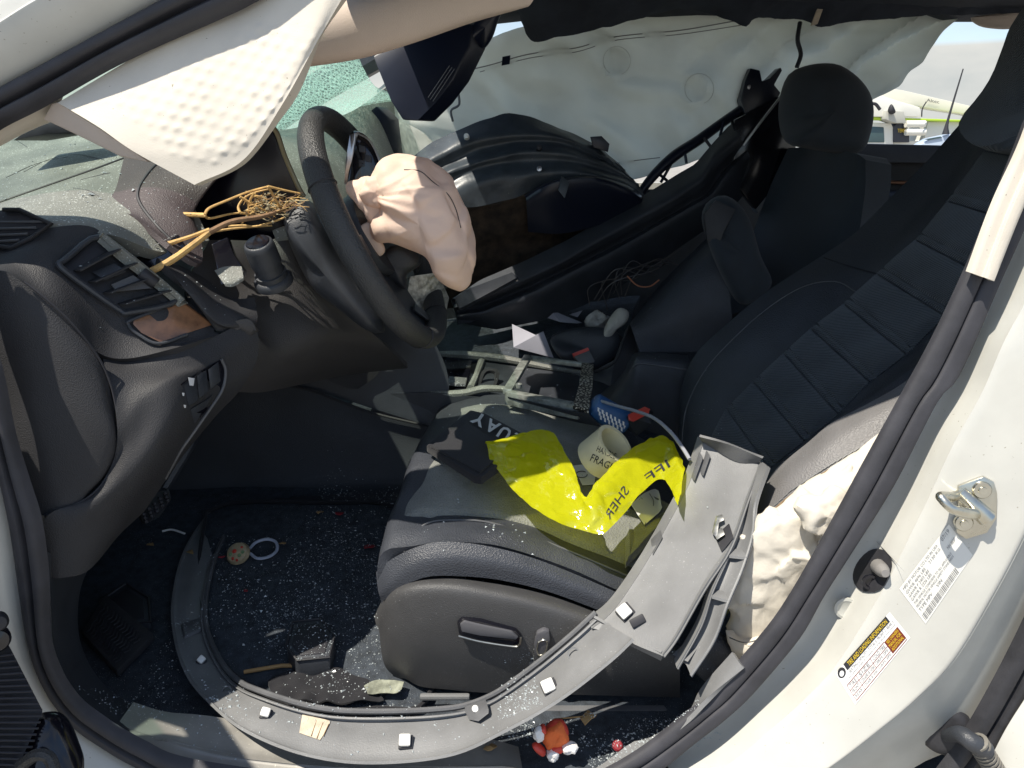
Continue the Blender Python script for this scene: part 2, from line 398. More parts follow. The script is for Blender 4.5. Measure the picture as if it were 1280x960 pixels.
M['mud'] = mat('dirt_caked_plastic', (.035, .027, .02), .85, var=.6, vs=25, bump=.8, bs=80, var2=(.09, .06, .04))
M['fender'] = mat('fender_plastic', (.045, .055, .066), .36, var=.4, vs=12, bump=.35, bs=60, speck=.1, ss=200, speckcol=(.2, .2, .16))
M['navy'] = mat('navy_gloss', (.006, .009, .022), .35)
M['orange'] = mat('orange_plush', (.75, .16, .04), .9, bump=.5, bs=300)
M['plush_w'] = mat('white_plush', (.8, .78, .76), .95, bump=.6, bs=300)
M['leaf'] = mat('dry_leaf', (.30, .19, .08), .8, var=.3, vs=50)
M['petal'] = mat('red_petal', (.22, .012, .02), .7, var=.3, vs=60)
M['tan'] = mat('tan_label', (.55, .47, .36), .8, var=.25, vs=40)
M['asphalt'] = mat('asphalt_ground', (.30, .285, .26), .95, var=.25, vs=1.5, bump=.4, bs=60)
M['stain'] = mat('burn_brown', (.22, .14, .07), .8, var=.4, vs=60)
M['truck'] = mat('truck_white', (.74, .73, .66), .45, var=.05, vs=1)
M['lime'] = mat('lime_stripe', (.42, .60, .05), .6)
M['glass_dk'] = mat('truck_window', (.05, .09, .10), .1)
M['boom'] = mat('boom_white', (.68, .66, .56), .55, var=.05, vs=.5)
def snake_mat():
    m = mat('snakeskin_print', (.6, .58, .5), .45, bump=.1, bs=200); N = m.node_tree.nodes; L = m.node_tree.links
    v = N.new('ShaderNodeTexVoronoi'); v.feature = 'DISTANCE_TO_EDGE'; v.inputs['Scale'].default_value = 130
    tc = N.new('ShaderNodeTexCoord'); L.new(tc.outputs['Object'], v.inputs['Vector'])
    r = N.new('ShaderNodeValToRGB'); r.color_ramp.elements[0].position = .14; r.color_ramp.elements[1].position = .26
    r.color_ramp.elements[0].color = (.015, .012, .01, 1); r.color_ramp.elements[1].color = (.62, .58, .47, 1)
    L.new(v.outputs['Distance'], r.inputs['Fac']); L.new(r.outputs['Color'], N['Principled BSDF'].inputs['Base Color']); return m
M['snake'] = snake_mat()
def glass_mat():
    m = bpy.data.materials.new('cracked_green_glass'); m.use_nodes = True; N = m.node_tree.nodes; L = m.node_tree.links; N.clear()
    o = N.new('ShaderNodeOutputMaterial'); t = N.new('ShaderNodeBsdfTransparent'); t.inputs['Color'].default_value = (.93, .98, .94, 1)
    d = N.new('ShaderNodeBsdfDiffuse'); d.inputs['Color'].default_value = (.5, .72, .64, 1); tl = N.new('ShaderNodeBsdfTranslucent'); tl.inputs['Color'].default_value = (.5, .75, .66, 1)
    g = N.new('ShaderNodeBsdfGlossy'); g.inputs['Roughness'].default_value = .08
    ms = N.new('ShaderNodeMixShader'); m2 = N.new('ShaderNodeMixShader'); m3 = N.new('ShaderNodeMixShader'); m3.inputs[0].default_value = .06; m2.inputs[0].default_value = .6
    tc = N.new('ShaderNodeTexCoord'); mp = N.new('ShaderNodeMapping'); mp.inputs['Scale'].default_value = (1, .38, 1); mp.inputs['Rotation'].default_value = (0, 0, .4)
    v = N.new('ShaderNodeTexVoronoi'); v.feature = 'DISTANCE_TO_EDGE'; v.inputs['Scale'].default_value = 150
    r = N.new('ShaderNodeValToRGB'); r.color_ramp.elements[0].position = .0; r.color_ramp.elements[1].position = .16
    r.color_ramp.elements[0].color = (1, 1, 1, 1); r.color_ramp.elements[1].color = (.16, .16, .16, 1)
    n = N.new('ShaderNodeTexNoise'); n.inputs['Scale'].default_value = 6; n.inputs['Detail'].default_value = 5
    mu = N.new('ShaderNodeMath'); mu.operation = 'MULTIPLY'; r2 = N.new('ShaderNodeMapRange'); r2.inputs['From Min'].default_value = .35; r2.inputs['From Max'].default_value = .65; r2.inputs['To Min'].default_value = .5
    L.new(tc.outputs['Object'], mp.inputs['Vector']); L.new(mp.outputs['Vector'], v.inputs['Vector']); L.new(v.outputs['Distance'], r.inputs['Fac'])
    L.new(tc.outputs['Object'], n.inputs['Vector']); L.new(n.outputs['Fac'], r2.inputs['Value']); L.new(r.outputs['Color'], mu.inputs[0]); 
    sx = N.new('ShaderNodeSeparateXYZ'); mk_ = N.new('ShaderNodeMapRange'); mk_.inputs['From Min'].default_value = -.32; mk_.inputs['From Max'].default_value = -.12; mk_.inputs['To Min'].default_value = .02
    m9 = N.new('ShaderNodeMath'); m9.operation = 'MULTIPLY'; L.new(tc.outputs['Object'], sx.inputs[0]); L.new(sx.outputs['Y'], mk_.inputs['Value'])
    L.new(r2.outputs['Result'], m9.inputs[0]); L.new(mk_.outputs['Result'], m9.inputs[1]); L.new(m9.outputs[0], mu.inputs[1])
    L.new(d.outputs[0], m2.inputs[1]); L.new(tl.outputs[0], m2.inputs[2]); L.new(mu.outputs[0], ms.inputs[0]); L.new(t.outputs[0], ms.inputs[1]); L.new(m2.outputs[0], ms.inputs[2])
    L.new(ms.outputs[0], m3.inputs[1]); L.new(g.outputs[0], m3.inputs[2]); L.new(m3.outputs[0], o.inputs['Surface']); return m
M['wind'] = glass_mat()
def pane_mat():
    m = bpy.data.materials.new('clear_pane'); m.use_nodes = True; N = m.node_tree.nodes; L = m.node_tree.links; N.clear()
    o = N.new('ShaderNodeOutputMaterial'); t = N.new('ShaderNodeBsdfTransparent'); t.inputs['Color'].default_value = (.82, .92, .88, 1)
    g = N.new('ShaderNodeBsdfGlossy'); g.inputs['Roughness'].default_value = .02; ms = N.new('ShaderNodeMixShader'); ms.inputs[0].default_value = .04
    L.new(t.outputs[0], ms.inputs[1]); L.new(g.outputs[0], ms.inputs[2]); L.new(ms.outputs[0], o.inputs['Surface']); return m
M['pane'] = pane_mat()

# ------------------------------------------------------------------ setting: ground
def fz(y): return .335 + .105 * max(0.0, min(1.0, (y - .2) / .62))
def PF(u, v, off=0.0):
    p = PZ(u, v, .36)
    for _ in range(6): p = PZ(u, v, fz(p.y) + off)
    return p
mk('ground', [(-300, -300, 0), (300, -300, 0), (300, 300, 0), (-300, 300, 0)], [(0, 1, 2, 3)], M['asphalt'], kind='structure')

# ------------------------------------------------------------------ white car body
car = thing('white_car', 'white car seen through its open driver doorway, cabin wrecked and strewn with debris', 'car', (0, .9, .3))
sA = YY([(-130, 190), (-115, 260), (-80, 360), (-30, 470), (-8, 540), (1, 590), (15, 660), (34, 785), (55, 850), (90, 900), (130, 930), (175, 956), (240, 985), (420, 1015)], .085, .05)
sB = YY([(-90, 215), (-75, 270), (-45, 350), (-2, 440), (20, 540), (38, 600), (53, 650), (62, 720), (66, 805), (94, 863), (134, 897), (181, 925), (240, 948), (420, 975)], .09, .05)
SEALP = [(0, .0), (.12, .012), (.38, .014), (.5, .003), (.62, .014), (.85, .012), (1, 0)]
seal_l = band('door_seal', sA, sB, SEALP, M['seal'], car, n=120)
outC = YY([(-260, 190), (-230, 280), (-190, 360), (-140, 440), (-90, 560), (-70, 700), (-60, 820), (-10, 935), (60, 990), (140, 1025), (240, 1050), (420, 1080)], .0, .0)
band('front_jamb', outC, sA, [(-.6, -.05), (0, .0), (.5, .0), (.85, -.004), (1, -.012)], M['paint'], car)
# bottom sill below the frame, joins both jambs
low = [P(300, 960, .06), P(420, 985, .055), P(560, 990, .055), P(700, 985, .055), P(790, 968, .055), P(830, 955, .055)]
lowo = [p + Vector((0, -.06, -.02)) for p in low]
band('sill_seal', [p + Vector((0, -.035, -.008)) for p in low], [p + Vector((0, .01, -.012)) for p in low], SEALP, M['seal'], car, n=30)
loft('sill', [[p + Vector((0, -.02, -.012)) for p in low], [p + Vector((0, -.06, -.02)) for p in low], [p + Vector((0, -.08, -.12)) for p in low], [p + Vector((0, -.05, -.22)) for p in low]], M['paint'], car, n=30)
# A pillar at the top left: seal and white outer skin
aA = YY([(-60, 145), (0, 109), (62, 75), (200, 0), (290, -48), (400, -105)], .15, .16)
aB = YY([(-60, 205), (0, 163), (56, 134), (156, 78), (294, 16), (340, -8), (450, -62)], .158, .168)
RX = [(-.09, .16, 1.43), (.06, .08, 1.48), (.3, .06, 1.50), (.6, .075, 1.47), (.72, .12, 1.40)]  # roof rail out of view, bent outward to throw shade on the upper trim
PX0 = [(-1.18, .20, 1.02), (-.85, .165, 1.15)]
aA = [Vector((x, y - .005, z + .02)) for x, y, z in PX0] + aA; aB = [Vector((x, y, z - .04)) for x, y, z in PX0] + aB
aA += [Vector((x, y, z + .02)) for x, y, z in RX]; aB += [Vector((x, y + .005, z - .015)) for x, y, z in RX]
band('pillar_seal', aA, aB, SEALP, M['seal'], car, n=150)
aM = [Vector((-1.2, .16, 1.09)), Vector((-.87, .15, 1.22))] + YY([(-60, 62), (0, 31), (50, 0), (150, -55), (300, -120)], .135, .135) + [Vector((x, y - .03, z + .05)) for x, y, z in RX]
aT = [p + Vector((0, .06, .06) if p.x > -.12 else (0, .03, .035)) for p in aM]; aT2 = [p + Vector((0, .22, .08) if p.x > -.12 else (0, .06, .02)) for p in aM]
n_ = 60
band('front_pillar', aM, aA, [(-.02, .0), (.06, .014), (.5, .012), (.9, .002), (1, -.004)], M['paint'], car, n=150)
loft('roof_side', [[Vector(q) for q in resample(r, 60)] for r in ([p + Vector((0, -.005, -.002)) for p in aM], [p + Vector((0, .004, .03)) for p in aM], aT, aT2)], M['paint'], car, n=60)
loft('pillar_inner_trim', [YY([(-60, 196), (0, 158), (30, 145), (56, 132), (80, 118)], .17, .175), YY([(-60, 214), (0, 180), (28, 164), (50, 153), (70, 146)], .19, .2), YY([(-60, 216), (0, 183), (28, 168), (50, 158), (70, 150)], .25, .25)], M['cream'], car, n=20, m=4, th=.008)
slab('pillar_foot', [P(14, 176, .5), P(40, 158, .5), P(80, 148, .5), P(120, 158, .5), P(100, 166, .5), P(60, 168, .5)], (0, .1, 0), M['rubber'], car, bev=.004)
# B pillar: seal, jamb, outer face, recess
bA = YY([(775, 985), (825, 960), (869, 925), (912, 891), (944, 860), (1000, 793), (1030, 740), (1062, 690), (1117, 603), (1170, 500), (1199, 465), (1249, 350), (1285, 268), (1330, 140), (1370, 0)], .055, .12) 
bB = YY([(700, 985), (752, 962), (803, 932), (856, 890), (884, 868), (953, 790), (985, 745), (1017, 690), (1049, 632), (1080, 575), (1127, 490), (1165, 420), (1205, 335), (1240, 250), (1290, 120), (1325, 0)], .06, .13)
seal_r = band('door_seal', bA, bB, [(0, 0), (.06, .009), (.25, .0105), (.46, .009), (.5, .001), (.54, .009), (.75, .0115), (.95, .008), (1, 0)], M['seal'], car, n=80)
bC = YY([(850, 990), (905, 960), (960, 915), (1010, 870), (1050, 825), (1105, 735), (1135, 675), (1161, 622), (1192, 555), (1227, 492), (1255, 427), (1285, 370), (1340, 240), (1400, 60)], .035, .09)
bD = YY([(960, 1010), (1042, 957), (1100, 913), (1145, 876), (1192, 828), (1240, 750), (1283, 668), (1330, 560), (1400, 400), (1460, 200)], .0, .05)
jamb_in = band('jamb_step', bC, bA, [(0, 0), (.04, -.016), (.14, -.050), (.8, -.052), (1, -.03)], M['paint'], car, n=70)
jamb = band('centre_pillar', bD, bC, [(-.03, -.03), (-.015, -.006), (.05, .004), (.15, .006), (.5, .006), (.9, .003), (1, 0)], M['paint'], car, n=70)
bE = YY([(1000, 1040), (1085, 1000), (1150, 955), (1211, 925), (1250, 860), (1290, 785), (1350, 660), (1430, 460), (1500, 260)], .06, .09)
recess = band('rear_jamb', bE, bD, [(0, 0), (.3, -.004), (.75, -.01), (.95, -.02), (1, .0)], M['paint_dk'], car, n=60)
eS0 = YY([(1040, 985), (1062, 962), (1160, 845), (1215, 735), (1262, 610), (1300, 520)], .045, .06)
bF = YY([(1212, 962), (1240, 905), (1283, 835), (1330, 740), (1400, 600)], .03, .05)
bG = YY([(1150, 985), (1196, 925), (1240, 850), (1285, 760), (1340, 640)], .04, .06)
band('rear_door_seal', [p + Vector((.052, -.004, 0)) for p in bG], bG, SEALP, M['rubber'], car, n=40)
band('rear_door_edge', [p + Vector((.2, -.05, 0)) for p in bF], [p + Vector((.012, -.01, 0)) for p in bF], [(0, .02), (.7, .02), (.85, .016), (1, 0)], M['paint'], car, n=40)
# rest of the shell
def shell(name, pts, vec, m, **k): return slab(name, [Vector(p) for p in pts], vec, m, car, **k)
floor_rows = [[Vector((x, y, fz(y) - .004)) for x in np.linspace(-1.02, 1.6, 12)] for y in (.085, .2, .4, .6, .8, 1.0, 1.3, 1.74)]
floor = loft('cabin_floor', floor_rows, M['carpet'], car, n=30, m=3, th=.01, smooth=False)
shell('firewall', [(-1.06, .1, .3), (-1.06, 1.76, .3), (-1.12, 1.76, 1.15), (-1.12, .1, 1.15)], (-.01, 0, 0), M['trim_dk'])
shell('pillar_corner', [(-.70, .14, 1.20), (-.70, .14, 1.0), (-1.15, .17, 1.0), (-1.15, .19, 1.03)], (0, .03, 0), M['trim_dk'])
shell('dash_light_block', [(-1.1, .225, .74), (-.70, .225, .74), (-.74, .225, 1.02), (-1.1, .225, 1.08)], (0, 1.5, 0), M['trim_dk'])  # solid filler added inside the hollow dash to stop light leaking through
shell('hinge_pillar', [(-1.04, .06, .3), (-.735, .06, .3), (-.735, .06, 1.09), (-1.04, .06, 1.13)], (0, .16, 0), M['paint'])
shell('front_fender', [(-1.9, .02, .45), (-.72, .02, .3), (-.72, .02, 1.04), (-1.9, .1, .95)], (0, .02, 0), M['paint'])
shell('bonnet', [(-2.1, .1, .98), (-1.13, .12, 1.13), (-1.13, 1.72, 1.13), (-2.1, 1.7, .98)], (0, 0, -.03), M['paint'])
shell('far_side_trim', [(-1.06, 1.765, .32), (2.45, 1.765, .32), (2.45, 1.765, 1.06), (-1.06, 1.765, 1.06)], (0, .01, 0), M['trim_dk'])
shell('far_side_panel', [(-1.06, 1.78, .3), (2.5, 1.78, .3), (2.5, 1.78, 1.08), (-1.06, 1.78, 1.08)], (0, .03, 0), M['paint'])
shell('rear_side_panel', [(.86, .04, .3), (2.5, .06, .3), (2.5, .06, 1.0), (.95, .045, 1.0)], (0, .03, 0), M['paint'])
shell('tailgate', [(2.5, .06, .3), (2.5, 1.78, .3), (2.5, 1.7, 1.05), (2.5, .12, 1.05)], (.03, 0, 0), M['paint'])
roof_rows = [[Vector((x, y, 1.575 + .05 * math.sin(math.pi * max(0, y - .2) / 1.42) - .35 * max(0, -x - .02) - .02 * max(0, x - 1.2) ** 2)) for x in np.linspace(-.26, 2.35, 12)] for y in np.linspace(.22, 1.6, 7)]
loft('roof', roof_rows, M['paint'], car, n=24, m=3, th=.012)
loft('roof_lining', [[p + Vector((0, 0, -.04)) for p in r] for r in roof_rows], M['liner_dk'], car, n=24, m=3, th=.012)
tube('far_pillar', [(.95, 1.72, 1.06), (1.0, 1.66, 1.3), (1.05, 1.58, 1.52)] and [Vector((1.98, 1.74, 1.06)), Vector((2.02, 1.67, 1.3)), Vector((2.05, 1.58, 1.53))], .07, M['trim_dk'], car)
tube('rear_pillar', [Vector((.72, .16, 1.45)), Vector((.98, .2, 1.53)), Vector((2.3, .22, 1.5))], .045, M['paint'], car)
# windscreen, cracked
wr = []
for s in np.linspace(0, 1, 5):
    def wp_(y, s=s):
        q = max(0.0, min(1.0, (y - .5) / .7)); q = q * q * (3 - 2 * q)
        return Vector((-1.25 + (.93 - .01 * q) * s, y, 1.19 + .30 * s + .07 * math.sin(math.pi * s) - q * (.11 + .05 * s) - .20 * q * (1 - s * s) * min(1, s * 3)))
    wr.append([wp_(y) for y in np.linspace(.3 - .02 * s, 1.76 - .1 * s, 9)])
loft('windscreen', wr, M['wind'], car, n=24, m=3, th=.005)
tube('far_front_pillar', [Vector((-1.05, 1.74, 1.06)), Vector((-.7, 1.68, 1.3)), Vector((-.3, 1.6, 1.5))], .045, M['trim_dk'], car)
# cream pillar trim below roof rail at upper right
band('pillar_trim', YY([(1240, 351), (1264, 290), (1300, 200), (1345, 60)], .092, .105), YY([(1207, 339), (1238, 255), (1278, 165), (1316, 40)], .098, .11), [(0, 0), (.15, .012), (.5, .013), (.55, .008), (.9, .008), (1, 0)], M['cream'], car, n=30)
# sill scuff plate, kick panel
scuff = band('scuff_plate', YY([(140, 915), (181, 926), (230, 948), (320, 964), (450, 975), (600, 975), (655, 968)], .062, .062), YY([(165, 880), (205, 892), (250, 896), (320, 905), (450, 915), (600, 925), (648, 936)], .13, .12), [(0, .0), (.2, .0), (.3, .006), (.38, .001), (.7, .0), (1, -.004)], mat('scuff_metallic', (.26, .25, .23), .42, var=.2, vs=12, speck=.3, ss=300, speckcol=(.5, .48, .4), metal=.3), car, n=40)
band('sill_trim', YY([(740, 985), (803, 940), (856, 900), (884, 872), (930, 835)], .065, .065), YY([(690, 985), (745, 960), (790, 928), (812, 922), (858, 893), (876, 860), (915, 815)], .085, .09), [(0, 0), (.5, .006), (1, 0)], M['grey'], car, n=30)
band('kick_panel', YY([(60, 690), (64, 760), (68, 810), (94, 865), (134, 898), (181, 926)], .08, .065), YY([(120, 690), (100, 740), (100, 800), (125, 850), (165, 880), (208, 893)], .26, .13), [(0, 0), (.3, .01), (1, 0)], M['trim_dk'], car, n=30)
# striker
mount = lambda u, v, o=.0: onto(jamb, u, v, o)
stc = mount(1214, 634, .0); sN = Vector((-.25, -.95, .1)).normalized()
plate_px = [(1196, 606), (1228, 594), (1241, 601), (1245, 615), (1244, 646), (1232, 664), (1206, 672), (1194, 664), (1192, 650), (1196, 634)]
slab_st = slab('striker', [mount(u, v, .001) for u, v in plate_px], sN * .006, M['chrome'], car, bev=.0018)
b0 = mount(1203, 622, .006); b1 = mount(1231, 646, .006); e0 = mount(1174, 620, .05); e1 = mount(1190, 637, .056)
tube('striker_loop', [b0 - sN * .012, b0.lerp(e0, .5), e0.lerp(b0, .08), e0.lerp(e1, .3), e0.lerp(e1, .75), e1.lerp(b1, .1), e1.lerp(b1, .55), b1 - sN * .01], [.0062, .0062, .0058, .0056, .0056, .0058, .0065, .0075], M['chrome'], slab_st, seg=14)
tube('striker_saddle', [mount(1200, 615, .008), mount(1216, 630, .011), mount(1234, 648, .010)], [.008, .009, .011], M['chrome'], slab_st, seg=12)
for u, v in ((1227, 612), (1204, 653)):
    bp = mount(u, v, .006)
    bo = lathe('bolt', bp, sN, [(0.0, .006), (.0045, .006), (.005, .004), (.0095, .004), (.011, .002), (.011, -.002)], M['chrome'], slab_st, seg=20)
# door lamp switch: recess, plunger, screw
mj = lambda u, v, o=.0: onto(jamb_in, u, v, o)
sw = slab('door_switch', [mj(*q, .004) for q in catmull([Vector((1068, 727, 0)), Vector((1072, 708, 0)), Vector((1088, 691, 0)), Vector((1105, 689, 0)), Vector((1115, 700, 0)), Vector((1112, 718, 0)), Vector((1100, 738, 0)), Vector((1078, 740, 0))], 3, True) for q in [(q[0], q[1])]], (0, .006, 0), M['rubber'], car, bev=.0015)
lathe('switch_screw', mj(1088, 727, .006), (-.2, -1, .1), [(0, .001), (.006, .001), (.007, .004), (.0105, .004), (.011, 0)], M['gloss'], sw, seg=20)
tube('switch_plunger', [mj(1098, 708, .004), mj(1103, 713, .018), mj(1107, 717, .024)], [.010, .009, .005], mat('plunger_grey', (.22, .21, .2), .5), sw, seg=14)
lathe('jamb_plug', mj(1058, 761, .0015), (-.2, -1, .1), [(0, 0), (.010, 0), (.012, .0012), (.0155, .0005), (.016, -.002)], M['paint_dk'], car, seg=28)
# tyre label
tl = [(1061, 881), (1046, 845), (1109, 767), (1135, 797)]           # BL?, corners follow below
Q = [(1069, 881), (1138, 797), (1112, 765), (1044, 842)]            # BL BR TR TL along the text direction
lab = decal_quads('tyre_label', [Q], jamb, M['label'], car, off=.0008, k=8)
decal_quads('label_header', [sub(Q, .15, .80, .93, 1.0)], jamb, M['ink'], lab, off=.0013)
decal_text('label_header_text', [('TIRE AND LOADING INFORMATION', sub(Q, .2, .83, .9, .96))], jamb, M['yellow_print'], lab, off=.0018)
decal_quads('label_warning', [sub(Q, .72, .1, .96, .52)], jamb, M['maroon'], lab, off=.0013)
decal_text('label_warning_text', [('SEE OWNERS', sub(Q, .74, .40, .94, .49)), ('MANUAL FOR', sub(Q, .74, .27, .94, .37)), ('ADDITIONAL', sub(Q, .74, .14, .94, .24))], jamb, M['yellow_print'], lab, off=.0018)
thin = .012
decal_quads('label_lines', [sub(Q, .04, .52, .72, .52 + thin * 1.6), sub(Q, .04, .04, .95, .06), sub(Q, .04, .04, .045, .53), sub(Q, .04, .36, .72, .375), sub(Q, .04, .20, .72, .215), sub(Q, .2, .04, .205, .53), sub(Q, .46, .2, .465, .53), sub(Q, .95, .04, .955, .53)], jamb, M['maroon'], lab, off=.0013)
decal_text('label_text', [('SEATING CAPACITY  TOTAL 5  FRONT 2  REAR 3', sub(Q, .16, .69, .96, .78)), ('The combined weight of occupants and cargo should never exceed', sub(Q, .1, .59, .96, .66)),
    ('TIRE', sub(Q, .07, .40, .18, .50)), ('SIZE', sub(Q, .24, .40, .42, .50)), ('COLD TIRE', sub(Q, .49, .40, .70, .50)), ('FRONT', sub(Q, .06, .24, .18, .34)), ('235/60R18 103H', sub(Q, .22, .24, .45, .34)), ('230KPA, 33PSI', sub(Q, .48, .24, .70, .34)),
    ('REAR', sub(Q, .06, .1, .18, .18)), ('235/60R18 103H', sub(Q, .22, .1, .45, .18)), ('210KPA, 30PSI', sub(Q, .48, .1, .70, .18))], jamb, M['print'], lab, off=.0018)
ci = [(.075 + .06 * math.cos(a), .88 + .13 * math.sin(a)) for a in np.linspace(0, 2 * math.pi, 20, endpoint=False)]
mk('label_tyre_mark', [onto(jamb, *bil(Q, *c), .0014) for c in ci], [tuple(range(20))], M['ink'], lab, smooth=False, recalc=False)
ci = [(.07 + .033 * math.cos(a), .86 + .07 * math.sin(a)) for a in np.linspace(0, 2 * math.pi, 16, endpoint=False)]
mk('label_wheel_mark', [onto(jamb, *bil(Q, *c), .0019) for c in ci], [tuple(range(16))], M['label'], lab, smooth=False, recalc=False)
# maker label with bar code
Qv = [(1157, 780), (1216, 694), (1186, 655), (1124, 736)]
lb2 = decal_quads('maker_label', [Qv], jamb, mat('label_cream', (.73, .72, .67), .4), car, off=.0008, k=8)
rr = random.Random(3)
bars = []; x = .03
while x < .72:
    wd = rr.choice((.006, .009, .014)); bars.append(sub(Qv, x, .04, x + wd, .2)); x += wd + rr.choice((.006, .009, .012))
decal_quads('bar_code', bars, jamb, M['print'], lb2, off=.0013, k=1)
decal_text('maker_text', [('MFD BY MOTOR CO LTD IN USA', sub(Qv, .04, .88, .72, .95)), ('GVWR 4696 LBS', sub(Qv, .04, .77, .42, .84)), ('2130 KG', sub(Qv, .5, .77, .72, .84)), ('GAWR F 2403 LBS', sub(Qv, .04, .67, .44, .74)), ('GAWR R 2326 LBS', sub(Qv, .04, .57, .44, .64)),
    ('THIS VEHICLE CONFORMS TO ALL APPLICABLE', sub(Qv, .04, .47, .8, .53)), ('FEDERAL MOTOR VEHICLE SAFETY STANDARDS', sub(Qv, .04, .38, .8, .44)), ('TYPE MPV', sub(Qv, .04, .26, .3, .34)), ('VIN', sub(Qv, .4, .26, .5, .34)), ('07/19', sub(Qv, .8, .85, .95, .95)), ('NH-883P', sub(Qv, .8, .6, .95, .68))], jamb, M['print'], lb2, off=.0016)
# wiring grommet in the rear jamb
gp = onto(recess, 1182, 913, .0)
gr = lathe('wiring_grommet', gp, (-.35, -1, .25), [(.0, .008), (.022, .008), (.031, .006), (.0345, .002), (.0355, -.01)], M['rubber'], car, seg=32)
tube('grommet_boot', [gp + Vector((-.004, -.010, 0)), P(1200, 918, .015), P(1216, 928, .0), P(1232, 938, .0)], [.008, .011, .012, .012], M['trim_dk'], gr, seg=14)
pp = []
for i in range(10):
    a = P(1222 + i * 2.6, 928 + i * 4.2, .0 + .001 * i); M3 = basis(P(1250, 970, .0) - P(1222, 928, 0))
    pp.append(([a + M3 @ Vector((r * math.cos(t), r * math.sin(t), h)) for r, h in ((.009, -.003), (.0135, -.0015), (.0135, .0015), (.009, .003)) for t in np.linspace(0, 2 * math.pi, 14, endpoint=False)], grid_faces(4, 14, 0, True)))
Vv, Ff = join(pp); mk('bellows', Vv, Ff, mat('bellows_grey', (.16, .15, .13), .6), gr)

# ------------------------------------------------------------------ driver door, swung open at the left edge
dd = thing('driver_door', 'open driver door at bottom left edge with ribbed black panel and glossy pocket', 'car door', (-.75, -.1, .35))
sl = lambda name, pts, vec, m, p, **k: slab(name, [Vector(q) for q in pts], vec, m, p, **k)
sl('door_skin', [(-.80, -.06, .36), (-.90, -.95, .36), (-.90, -.95, 1.08), (-.80, -.06, 1.06)], (-.03, 0, 0), M['paint'], dd)
sl('door_inner', [(-.71, -.12, .40), (-.80, -.92, .40), (-.80, -.92, 1.06), (-.71, -.12, 1.04)], (-.06, 0, 0), M['trim_dk'], dd, bev=.01)
tube('window_frame', [Vector((-.80, -.08, 1.05)), Vector((-.77, -.12, 1.12)), Vector((-.72, -.5, 1.48)), Vector((-.76, -.9, 1.46)), Vector((-.86, -.98, 1.05))], .022, M['paint'], dd, smooth=False)
sl('door_pane', [(-.80, -.1, 1.05), (-.86, -.95, 1.05), (-.77, -.88, 1.45), (-.73, -.5, 1.46)], (-.004, 0, 0), M['pane'], dd)
rb = slab('ribbed_panel', [P(-60, 770, .0), P(5, 795, -.02), P(14, 812, -.03), P(54, 889, -.06), P(22, 962, -.1), P(-60, 1010, -.1)], (-.012, .012, -.006), M['rubber'], dd, bev=.002)
for i in range(22):
    t = i / 21; a = (-14 - 8 * t, 822 + 155 * t); b = (16 + 38 * min(1, t / .45) if t < .45 else 54 - 28 * (t - .45) / .55, 818 + 162 * t)
    y = -.03 - .07 * t
    tube('rib', [P(*a, y - .004), P(*b, y - .004)], .0013, M['seal'], rb, seg=6)
puff('pocket', [P(30, 905, -.05), P(55, 895, -.05), P(75, 903, -.05), P(92, 935, -.06), P(100, 975, -.08), P(60, 1000, -.1), P(20, 990, -.1), P(22, 940, -.07)], M['gloss'], dd, front=.02, back=.03, rings=8, power=.7)
tube('pocket_rim', [P(25, 958, -.10), P(45, 944, -.1), P(62, 948, -.1), P(70, 972, -.11)], .007, M['rim_leather'], dd)
lathe('hinge_bolt', P(-2, 778, -.03), (.6, -.7, .2), [(0, .006), (.008, .005), (.011, 0), (.011, -.01)], M['rubber'], dd, seg=16)
lathe('hinge_knob', P(-4, 800, -.03), (.6, -.7, .2), [(0, .008), (.012, .006), (.015, 0), (.015, -.01)], M['gloss'], dd, seg=20)

# ------------------------------------------------------------------ dashboard
da = thing('dashboard', 'dark grey dashboard littered with glass dust, with air vent and walnut insert', 'dashboard', (-.7, .5, .6))
top = loft('top_pad', [
    [P(-90, 168, .8), P(0, 160, .85), P(100, 150, .9), P(200, 140, .95), P(300, 128, 1.0)],
    [P(-90, 215, .55), P(0, 205, .6), P(80, 190, .62), P(160, 176, .66), P(260, 160, .72)],
    [P(-90, 278, .37), P(0, 253, .38), P(80, 225, .43), P(156, 197, .5), P(240, 175, .58)],
    [P(-90, 290, .27), P(0, 268, .28), P(80, 262, .31), P(150, 238, .40), P(215, 205, .47)],
    [P(-90, 300, .25), P(0, 280, .25), P(95, 275, .27), P(185, 275, .34), P(236, 245, .42)],
    [P(-90, 305, .26), P(30, 296, .25), P(130, 292, .27), P(205, 315, .31), P(262, 300, .38)]], M['dash_top'], da, n=50, m=8, th=.02, label=None)
loft('far_pad', [[P(300, 160, 1.0), P(350, 163, 1.04), P(390, 154, 1.1), P(440, 139, 1.3), P(490, 104, 1.62)], [P(330, 170, .75), P(400, 190, .85), P(460, 195, 1.1), P(500, 190, 1.5)], [P(350, 260, .6), P(420, 260, .7), P(480, 260, .95), P(520, 240, 1.45)], [P(370, 330, .58), P(430, 330, .7), P(500, 320, .95), P(560, 290, 1.45)]], M['dash_top'], da, n=24, m=5, th=.02)
def seam(name, l, y0, y1, r, m, par): return tube(name, YY(l, y0, y1), r, m, par, seg=6)
tube('pad_seam', [onto(top, u, v, .0005) for u, v in ((-40, 266), (0, 253), (40, 239), (80, 225), (120, 211), (155, 198))], .0022, M['ink'], da, seg=6)
for cr in ([(30, 215), (60, 200), (95, 193), (130, 200)], [(8, 222), (45, 205), (85, 196)], [(90, 235), (110, 238), (123, 245)], [(20, 175), (28, 180), (34, 184)], [(100, 225), (120, 220), (138, 216)]):
    tube('scratch', [onto(top, u, v, .0003) for u, v in cr], .0007, M['trim_dk'], top, seg=5)
